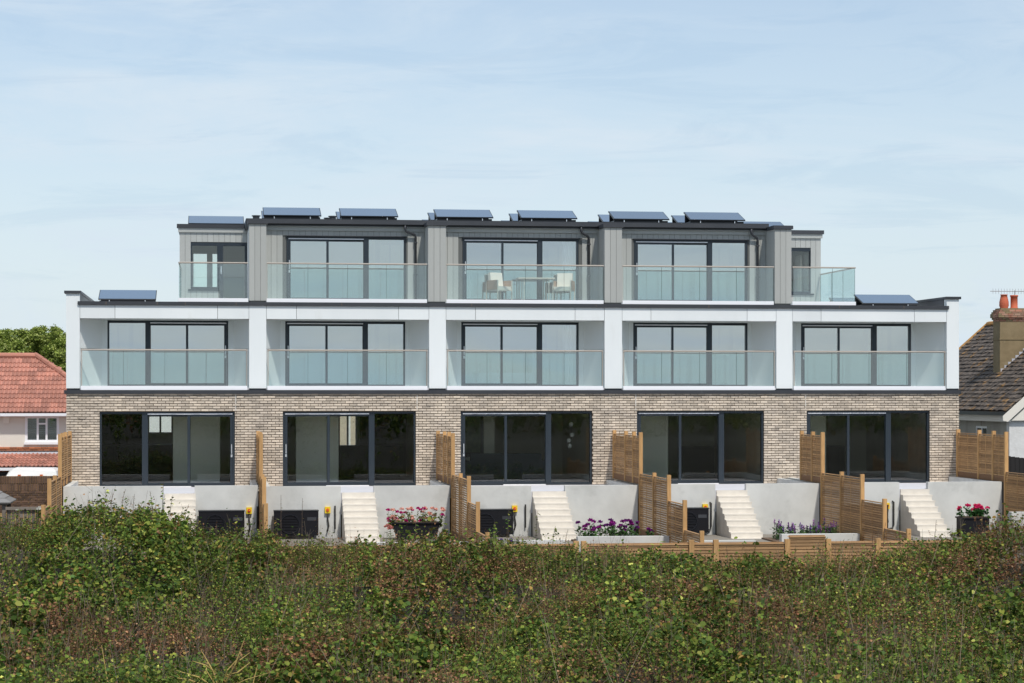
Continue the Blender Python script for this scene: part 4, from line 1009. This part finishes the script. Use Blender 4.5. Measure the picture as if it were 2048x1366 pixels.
def thicket(xs, ys, zs, nleaf, hgt, size, rust, GL, SL, RL):
    """sprigs: a leaning stem with leaves along it, green or dead-brown"""
    n = len(xs); B0 = np.stack([xs, ys, zs], 1)
    lean = rng.normal(0, .28, (n, 2)); U = np.stack([lean[:, 0], lean[:, 1], np.ones(n)], 1); U /= np.linalg.norm(U, axis=1)[:, None]
    H = hgt*rng.uniform(.55, 1.35, n); base = B0-U*(H*.55)[:, None]; tip = B0+U*(H*.45)[:, None]
    isr = rng.uniform(0, 1, n) < rust
    k = nleaf; T_ = rng.uniform(.1, 1.02, (n, k))
    P = base[:, None, :]+(tip-base)[:, None, :]*T_[:, :, None]+rng.normal(0, .045, (n, k, 3))
    sz = size*rng.uniform(.55, 1.45, (n, k))*np.clip(1.0+.42*np.sin(xs*1.15+.6*ys)*np.sin(ys*.8-1.1)+.18*np.sin(xs*3.1), .6, 1.6)[:, None]
    tone = rng.uniform(.62, 1.38, (n, 1, 1))*(1+.22*np.sin(xs*.9+ys*.7)*np.cos(ys*1.1-xs*.3))[:, None, None]
    for fl, L, key in ((~isr, GL, 'g'), (isr, RL, 'r')):
        Pf = P[fl].reshape(-1, 3); s = sz[fl].ravel()*(1.0 if key == 'g' else .55)
        col = pick(key, len(Pf))*np.broadcast_to(tone, (n, k, 1))[fl].reshape(-1, 1); dry = rng.uniform(0, 1, len(Pf)) < .05
        # leaves near the tips are the younger, yellower ones
        tt = np.repeat(np.ones(1), 1)
        L.append(leaves(Pf, s, col))
    sc = np.where(isr[:, None], np.array([[.15,.085,.05]]), np.array([[.075,.06,.02]]))*rng.uniform(.7, 1.4, (n, 1))
    SL.append(stems(base, tip, np.full(n, .0028), sc))
GL, SL, RL = [], [], []
def region(n, d0, d1, margin):
    d = np.sqrt(rng.uniform(d0**2, d1**2, n)); r = rng.uniform(-1, 1, n)*(d*.235+margin)
    x = CAMX+r*math.cos(YAW)+d*math.sin(YAW); y = CAMY-r*math.sin(YAW)+d*math.cos(YAW); return x, y, r, d
x, y, r, d = region(15500, 25, 48.0, 1.5)
ok = y < -13.2; x, y, r, d = x[ok], y[ok], r[ok], d[ok]
z = np.array([HT(a, b) for a, b in zip(x, y)])
z = z+rng.normal(0, .07, len(z))
rn = np.sin(x*.55+1.0)*np.cos(y*.45+.7)+.45*np.sin(x*1.7+y*1.1)
rust = np.clip(.26+.75*(rn-.12)+.10*(x > 2), .05, .88)
thicket(x, y, z, 21, .50, .059, rust, GL, SL, RL)
# a denser fringe along the skyline of the thicket
x, y, r, d = region(2600, 42.5, 45.5, 1.2); z = np.array([HT(a, b) for a, b in zip(x, y)])+.06
thicket(x, y, z, 13, .55, .050, np.clip(.34+.30*np.sin(x*.8), .1, .65)+.35*(x > 3.5), GL, SL, RL)
x, y, r, d = region(420, 30, 45.3, 1.2); z = np.array([HT(a, b) for a, b in zip(x, y)])+.10
thicket(x, y, z, 18, .95, .062, np.full(len(x), .35), GL, SL, RL)
# a band of dry pinkish-brown grass and dock running diagonally up to the right
px = rng.uniform(520, 1650, 1500); d = 32+(px-520)/1130*11+rng.normal(0, .55, 1500); r = (px-1024)*d/FPX
x = CAMX+r*math.cos(YAW)+d*math.sin(YAW); y = CAMY-r*math.sin(YAW)+d*math.cos(YAW); z = np.array([HT(a, b) for a, b in zip(x, y)])+.08
thicket(x, y, z, 16, .62, .056, np.full(len(x), .86), GL, SL, RL)
x, y, r, d = region(260, 43, 45.3, 1.2); z = np.array([HT(a, b) for a, b in zip(x, y)])+.08
thicket(x, y, z, 15, .90, .058, np.full(len(x), .45), GL, SL, RL)
V, F, Cc = merge(GL); tag(npmesh('bramble_thicket', V, F, Cc, M_leaf, kind='stuff'), 'dense green bramble and hazel thicket across the foreground', 'bushes')
V, F, Cc = merge(RL); tag(npmesh('dead_foliage', V, F, Cc, M_leaf, kind='stuff'), 'brown dried leaves and seed heads scattered through the green thicket', 'dead leaves')
# bare grey stalks poking out
x, y, r, d = region(1500, 26, 46, 1.2); z = np.array([HT(a, b) for a, b in zip(x, y)]); n = len(x)
cl = (np.sin(x*1.3+2)*np.cos(y*.9) > -.1) | (rng.uniform(0, 1, n) < .3); x, y, z = x[cl], y[cl], z[cl]; n = len(x)
A = np.stack([x, y, z-.3], 1); Lh = rng.uniform(.35, .95, n); Bv = A+np.stack([rng.normal(0, .16, n)*Lh, rng.normal(0, .16, n)*Lh, Lh], 1)
SL2 = [stems(A, Bv, np.full(n, .0045), rng.uniform(.6, 1.3, (n, 1))*np.array([[.27,.22,.17]]))]
for q in range(3):
    f = rng.uniform(.4, .9, n)[:, None]; A2 = A+(Bv-A)*f; B2 = A2+np.stack([rng.normal(0,.09,n), rng.normal(0,.09,n), rng.uniform(.04,.2,n)], 1)
    SL2.append(stems(A2, B2, np.full(n, .003), rng.uniform(.6, 1.3, (n, 1))*np.array([[.24,.19,.14]])))
x, y, r, d = region(110, 26, 43, .8); n = len(x); z = np.array([HT(a, b) for a, b in zip(x, y)]); A = np.stack([x, y, z-.3], 1); Lh = rng.uniform(.9, 1.7, n)
Bv = A+np.stack([rng.normal(0, .28, n)*Lh, rng.normal(0, .2, n)*Lh, Lh*rng.uniform(.6, 1, n)], 1)
SL2.append(stems(A, Bv, np.full(n, .0065), rng.uniform(.5, 1.3, (n, 1))*np.array([[.30,.235,.16]])))
cx_, cy_, r, d = region(46, 27, 43, .5); m_ = 34; x = np.repeat(cx_, m_)+rng.normal(0, .34, 46*m_); y = np.repeat(cy_, m_)+rng.normal(0, .34, 46*m_); n = len(x)
z = np.array([HT(a, b) for a, b in zip(x, y)]); A = np.stack([x, y, z-.25], 1); Lh = rng.uniform(.4, 1.0, n)
Bv = A+np.stack([rng.normal(0, .22, n)*Lh, rng.normal(0, .22, n)*Lh, Lh], 1); SL2.append(stems(A, Bv, np.full(n, .0034), rng.uniform(.5, 1.3, (n, 1))*np.array([[.26,.17,.12]])))
V, F, Cc = merge(SL+SL2); tag(npmesh('bare_stalks', V, F, Cc, M_stem, kind='stuff'), 'thin bare grey and brown stalks standing in the thicket', 'stalks')
# ground scrub near and behind the viewpoint (seen in the panes)
GL, SL, RL = [], [], []
n = 3800; x = rng.uniform(-55, 40, n); y = rng.uniform(-112, -70, n); z = np.array([HT(a, b) for a, b in zip(x, y)])+rng.uniform(-.2, .35, n)
thicket(x, y, z, 12, 1.1, .20, np.full(n, .2), GL, SL, RL)
n = 1500; x, y, r, d = region(n, 6, 25, 8); z = np.array([HT(a, b) for a, b in zip(x, y)])-.1
thicket(x, y, z, 9, .35, .075, np.full(n, .3), GL, SL, RL)
V, F, Cc = merge(GL+RL+SL); tag(npmesh('scrub_bank', V, F, Cc, M_leaf, kind='stuff'), 'low scrub on the bank where the viewer stands', 'scrub')

# single shoots standing proud of the thicket
def shoot(px, ytop, h, label, kind='g', d=44.0, nl=9, lean=.0, big=.075):
    r = (px-1024)*d/FPX; x = CAMX+r*math.cos(YAW)+d*math.sin(YAW); y = CAMY-r*math.sin(YAW)+d*math.cos(YAW); zt = CZ-(ytop-YH)*d/FPX
    t = thing('bramble_shoot' if kind == 'g' else 'dry_seed_stalk', label, 'shoot' if kind == 'g' else 'dry stalk', (x, y, zt-h), 'tall shoots above the thicket' if kind == 'g' else 'dry stalks above the thicket')
    pts = [Vector((x+lean*(k/5)**2, y+random.uniform(-.02,.02), zt-h+h*k/5)) for k in range(6)]
    b = MB().tube(pts, [.007,.006,.005,.0045,.004,.003], 5)
    me = b.build('stem', M_bark, t)
    for k in range(nl):
        f = .25+.75*k/nl; p = pts[0].lerp(pts[5], f); p.x = x+lean*f*f
        s = random.uniform(.7, 1.2)*(big if kind == 'g' else .035)*(1.15-.3*f)
        c = pick('g' if kind == 'g' else 'r', 1, .2)*(1.35 if kind == 'g' else 1.0)
        if kind == 'g' and k > nl-3: c = c*.4+np.array([[.14,.13,.05]])*.6
        q = np.array([[p.x, p.y, p.z]]); V, F, Cc = leaves(q, np.array([s]), c, (-.7, .5), .5)
        npmesh('leaf' if kind == 'g' else 'seed_head', V, F, Cc, M_leaf, t, tuple(ORG[t.name]))
SH = [(222,985,.35,'r',.04,'dry curled stalk at the left of the thicket crest'), (243,978,.5,'r',.08,'dry forked stalk above the left thicket crest'), (266,988,.4,'r',.03,'short russet stalk left of the leafy shoot'),
      (325,965,.62,'g',.02,'tallest leafy shoot in front of the leftmost steps'), (305,982,.55,'g',-.05,'leafy shoot leaning left before the leftmost steps'), (340,990,.45,'g',.06,'leafy shoot at the right edge of the leftmost steps'),
      (368,1008,.45,'r',.10,'arching dry shoot right of the leftmost steps'), (432,1040,.4,'r',.02,'dry stalk in front of the first heat pump'), (470,1030,.4,'g',.06,'yellowish shoot in front of the first heat pump'),
      (562,990,.8,'r',.0,'tall thin dead stalk before the second heat pump'), (604,996,.75,'r',.01,'dead stalk with a dark seed head before the second heat pump'), (555,1035,.35,'g',-.03,'green shoot at the second heat pump'),
      (830,1038,.5,'g',.02,'leafy shoot in front of the black flower trough'), (1016,1018,.6,'g',.02,'pale shoot in front of the middle heat pump'), (992,1042,.4,'g',-.04,'curling shoot beside the pale one at the middle heat pump'),
      (1072,1022,.65,'g',.03,'big leafed shoot at the foot of the middle steps'), (1106,1052,.4,'g',.05,'small shoot right of the big leafed one on the middle steps'), (1130,1058,.4,'r',.06,'reddish shoot at the right of the middle steps'),
      (1745,1062,.4,'r',.02,'brown seed stalk before the rightmost steps'), (1768,1045,.5,'r',.03,'taller brown seed stalk before the rightmost steps'), (1800,1050,.45,'r',-.02,'brown seed stalk right of the rightmost steps'), (1870,1040,.45,'r',.03,'brown seed stalk left of the potted peonies'), (1962,1030,.4,'r',.03,'brown seed stalk in front of the potted peonies'),
      (1590,1090,.35,'r',.02,'brown stalk crossing the raised panel of the front fence'), (1455,1092,.35,'r',-.02,'brown stalk crossing the front fence left of its raised panel')]
for px, yt, h, kd, ln, lb in SH: shoot(px, yt, h, lb, kd, lean=ln, nl=9 if kd == 'g' else 7)
# yellow dead plant at the bottom
yp = thing('yellow_dead_plant', 'straw yellow branching dead plant at the bottom edge left of centre', 'plant', (-11.2, -36.5, -1.6))
M_yel = mat('straw_stem', (.45,.33,.10), .8, vary=.3)
d_ = 27.2
def pp(px, py, dd=29.5):
    r = (px-1024)*dd/FPX; return Vector((CAMX+r*math.cos(YAW)+dd*math.sin(YAW), CAMY-r*math.sin(YAW)+dd*math.cos(YAW), CZ-(py-YH)*dd/FPX))
yp.location = pp(440, 1385, d_); ORG[yp.name] = pp(440, 1385, d_)
for a, b, c in (((440,1385),(425,1340),(402,1300)), ((440,1385),(455,1340),(482,1310)), ((440,1385),(470,1330),(490,1275)), ((440,1385),(490,1360),(540,1345)), ((440,1385),(400,1355),(350,1340)), ((440,1385),(412,1340),(415,1325)), ((440,1385),(380,1360),(330,1352)),
                ((455,1350),(475,1345),(500,1325)), ((425,1340),(410,1330),(385,1322)), ((470,1330),(480,1320),(500,1305)), ((440,1385),(505,1372),(515,1330))):
    MB().tube([pp(*a, d_), pp(*b, d_-.1), pp(*c, d_)], [.011,.008,.003], 5).build('branch', M_yel, yp)
tag(MB().tube([pp(222,1400,27.2),pp(212,1345,27.2),pp(203,1290,27.2)], [.009,.007,.003], 5).build('straw_stalk', M_yel, org=tuple(pp(222,1400,29))), 'single straw yellow stalk left of the branching dead plant', 'stalk')

# flowers
def plantgroup(name, label, cat, x0, x1, y, z0, hs, nstem, petals, spike=False, fol=.05, ypr=.15, loc=None, headr=.05, spread=0.0, leafcol=None):
    t = thing(name, label, cat, ((x0+x1)/2, y, z0))
    A, Bs, heads = [], [], []
    for k in range(nstem):
        bx = random.uniform(x0, x1); by = y+random.uniform(-ypr, ypr); h = random.uniform(*hs); c = (x0+x1)/2
        tx = bx+(bx-c)*spread+random.uniform(-.03,.03); A.append((bx, by, z0)); Bs.append((tx, by+random.uniform(-.03,.03), z0+h)); heads.append(Bs[-1])
    A, Bs = np.array(A), np.array(Bs); V, F, Cc = stems(A, Bs, np.full(nstem, .005), np.tile([[.05,.10,.03]], (nstem, 1))); npmesh('stem', V, F, Cc, M_stem, t, tuple(ORG[t.name]), 'stuff')
    nl = int(nstem*30); i = rng.integers(0, nstem, nl); f = rng.uniform(.02, .8, nl)[:, None]; P = A[i]+(Bs[i]-A[i])*f+rng.normal(0, .035, (nl, 3)); P[:, 2] = np.maximum(P[:, 2], z0)
    col = pick('g', nl, .2)*1.1 if leafcol is None else np.tile([leafcol], (nl, 1))*rng.uniform(.6, 1.4, (nl, 1))
    V, F, Cc = leaves(P, fol*rng.uniform(.6, 1.3, nl), col, (-.6,.9), .9, .75); npmesh('foliage', V, F, Cc, M_leaf, t, tuple(ORG[t.name]), 'stuff')
    for k, hd in enumerate(heads):
        pc = np.array(random.choice(petals))
        if spike:
            n = 46; u = rng.uniform(0, 1, n); P = np.array(hd)[None, :]+np.stack([rng.normal(0, .012, n)*(1.2-u), rng.normal(0, .012, n)*(1.2-u), (u-1)*.17+.02], 1); s = np.full(n, .026)
            V, F, Cc = leaves(P, s, np.tile([pc], (n, 1))*rng.uniform(.6, 1.3, (n, 1)), (-.4, .9), 1.2)
        else:
            n = 44; q = rng.normal(0, 1, (n, 3)); q /= np.linalg.norm(q, axis=1)[:, None]; q[:, 2] = np.abs(q[:, 2])*.75-.1; P = np.array(hd)[None, :]+q*headr*.75
            V, F, Cc = leaves(P, np.full(n, headr*.75), np.tile([pc], (n, 1))*rng.uniform(.7, 1.25, (n, 1)), (-.9, 1.2), 1.5)
        npmesh('flower_head', V, F, Cc, M_petal, t, tuple(ORG[t.name]))
    return t
MAG, PNK, HOT, PUR, VIO = (.50,.02,.18), (.86,.47,.38), (.75,.03,.16), (.22,.02,.20), (.24,.07,.34)
plantgroup('flowering_dahlias', 'mixed pale pink and magenta dahlias in the black trough', 'flowers', -3.98, -2.62, -4.95, -.95, (.18,.55), 48, [MAG, PNK, PNK, MAG, PNK], spread=.12, fol=.06, headr=.052)
tr = thing('black_trough_planter', 'long black tapered trough full of pink dahlias', 'planter', (-3.27, -5.0, -1.23))
MB().prism([(-3.80,-5.2,-1.22),(-2.76,-5.2,-1.22),(-2.66,-5.2,-.80),(-3.92,-5.2,-.80)], (0,.42,0)).build('trough', M_black, tr); B('rim', M_black, tr, -3.96, -2.62, -5.24, -4.74, -.80, -.77); B('soil', M_soil, tr, -3.85, -2.72, -5.15, -4.82, -.79, -.765)
pt = thing('grey_square_planter', 'dark grey square planter of pink peonies at the right', 'planter', (11.95, -6.0, -1.23))
MB().box(11.58, 12.32, -6.25, -5.7, -1.22, -.70).build('pot', M_black, pt); B('rim', M_black, pt, 11.55, 12.35, -6.28, -5.67, -.73, -.69); B('soil', M_soil, pt, 11.6, 12.3, -6.2, -5.75, -.70, -.68)
plantgroup('flowering_peonies', 'hot pink peonies in the dark square planter', 'flowers', 11.62, 12.28, -5.98, -.72, (.22,.36), 15, [HOT], spread=.22, fol=.085, headr=.055, leafcol=(.05,.14,.04))
plantgroup('purple_phlox', 'deep purple phlox behind the low concrete wall near the middle steps', 'flowers', .85, 2.75, -7.0, -1.2, (.25,.55), 34, [PUR, (.30,.02,.24), (.16,.02,.18)], fol=.085, headr=.06, ypr=.5, leafcol=(.07,.14,.045))
plantgroup('lavender_spikes', 'upright violet salvia spikes beside the fourth flight of steps', 'flowers', 6.05, 7.75, -7.0, -1.2, (.28,.52), 46, [VIO, (.42,.14,.46), (.30,.13,.52)], spike=True, fol=.07, ypr=.45, leafcol=(.09,.17,.06))
plantgroup('small_pansies', 'small lilac and white pansies below the middle heat pump', 'flowers', -1.55, -.85, -8.3, -1.15, (.05,.12), 12, [(.22,.12,.42), (.7,.66,.75), (.16,.08,.36)], fol=.04, headr=.035)
plantgroup('pink_sedum', 'single salmon pink flower cluster left of the black trough', 'flowers', -4.35, -4.20, -8.0, -1.15, (.40,.46), 3, [(.62,.24,.20)], fol=.03, headr=.07)
plantgroup('white_roses', 'small white blooms above the grey board fence at the left', 'flowers', -13.9, -13.2, -4.3, -.62, (.2,.28), 5, [(.8,.8,.74)], fol=.05, headr=.035)
for x0, x1, lb in ((.75, 2.9, 'flower_bed'), (5.95, 7.9, 'flower_bed')): tag(MB().box(x0, x1, -7.94, -6.2, -1.30, -1.19).build('flower_bed', M_soil, org=(x0, -7, -1.2)), None, None, kind='structure')

# trees behind the red roofed house
def tree(cx, cy, ztop, rad, label, seed, nb=26):
    rr = np.random.default_rng(seed); t = thing('leafy_tree', label, 'tree', (cx, cy, -2.65), 'trees behind the red roofed house')
    zc = ztop-rad*.75
    tk = MB().tube([(cx,cy,-2.65),(cx+.1,cy,-.5),(cx,cy+.1,zc)], [.28,.22,.10], 8)
    for k in range(6): q = k*1.05; tk.tube([(cx,cy,zc-1.6+k*.15),(cx+rad*.6*math.cos(q),cy+rad*.6*math.sin(q),zc+.3)], [.09,.03], 6)
    tk.build('trunk', M_bark, t)
    LL = []
    for b in range(nb*9):
        u = rr.normal(0, 1, 3); u /= np.linalg.norm(u); c = np.array([cx, cy, zc])+u*rad*np.array([1, 1, .72])*rr.uniform(.62, 1.0); br = rr.uniform(.14, .30)*rad/2.4
        n = 190; q = rr.normal(0, 1, (n, 3)); q /= np.linalg.norm(q, axis=1)[:, None]; P = c+q*br*rr.uniform(.45, 1.0, (n, 1))*np.array([1, 1, .7])
        col = np.array([(.22,.29,.05),(.27,.33,.065),(.33,.39,.09),(.14,.20,.04),(.42,.46,.16)])[rr.choice(5, n)]*rr.uniform(.75, 1.25, (n, 1))
        LL.append(leaves(P, rr.uniform(.06, .11, n), col, (-1.2, .6), .9))
    V, F, Cc = merge(LL); npmesh('crown', V, F, Cc, M_leaf, t, (cx, cy, -2.65))
tree(-19.8, 42, 5.9, 2.8, 'light green tree at the left edge behind the ridge', 1)
tree(-16.6, 40, 5.9, 2.8, 'light green tree between the ridge and the white building', 2)
tree(-15.9, 44, 5.7, 2.4, 'light green tree behind the gap in the tree line near the white building', 8)
tree(-18.2, 45, 6.1, 2.7, 'light green tree between the leftmost tree and the one nearest the building', 12)
tree(-14.4, 37, 4.9, 2.2, 'yellower lower tree just left of the white building', 3)
tree(-13.2, 46, 5.9, 2.8, 'tree mostly hidden behind the white corner pilaster', 5)
tree(-18.5, 36, 4.9, 2.3, 'fuller tree directly behind the red ridge', 4)
# distant trees on the hill
HTL = ['far left out at the edge', 'second from the left edge', 'third from the left edge', 'left of the tallest', 'just left of the tallest clump', 'the tallest of the row', 'right of the tallest', 'rightmost, next to the white building']
for k, X in enumerate(np.arange(-64, -40, 3.1)):
    t = MB(); nn_ = 14; hh = random.uniform(1.0, 2.0)+(.8 if 4 < k < 6 else 0); zb = 12.2+1.6*math.exp(-((X+75)/60)**2)
    t.lathe((X, 396, zb-1.2), [(.9,0),(1.9,.8),(2.0+.3*random.random(),hh*.8),(1.2,hh*1.25),(.3,hh*1.5)], 9)
    t.v = [(a+random.uniform(-.35,.35), b, c+random.uniform(-.25,.25)) for a, b, c in t.v]
    o = t.build('hill_tree', M_hilltree, org=(X, 396, zb-1.2)); tag(o, 'dark distant tree on the hill skyline, '+HTL[k], 'tree', 'distant trees on the hill skyline')
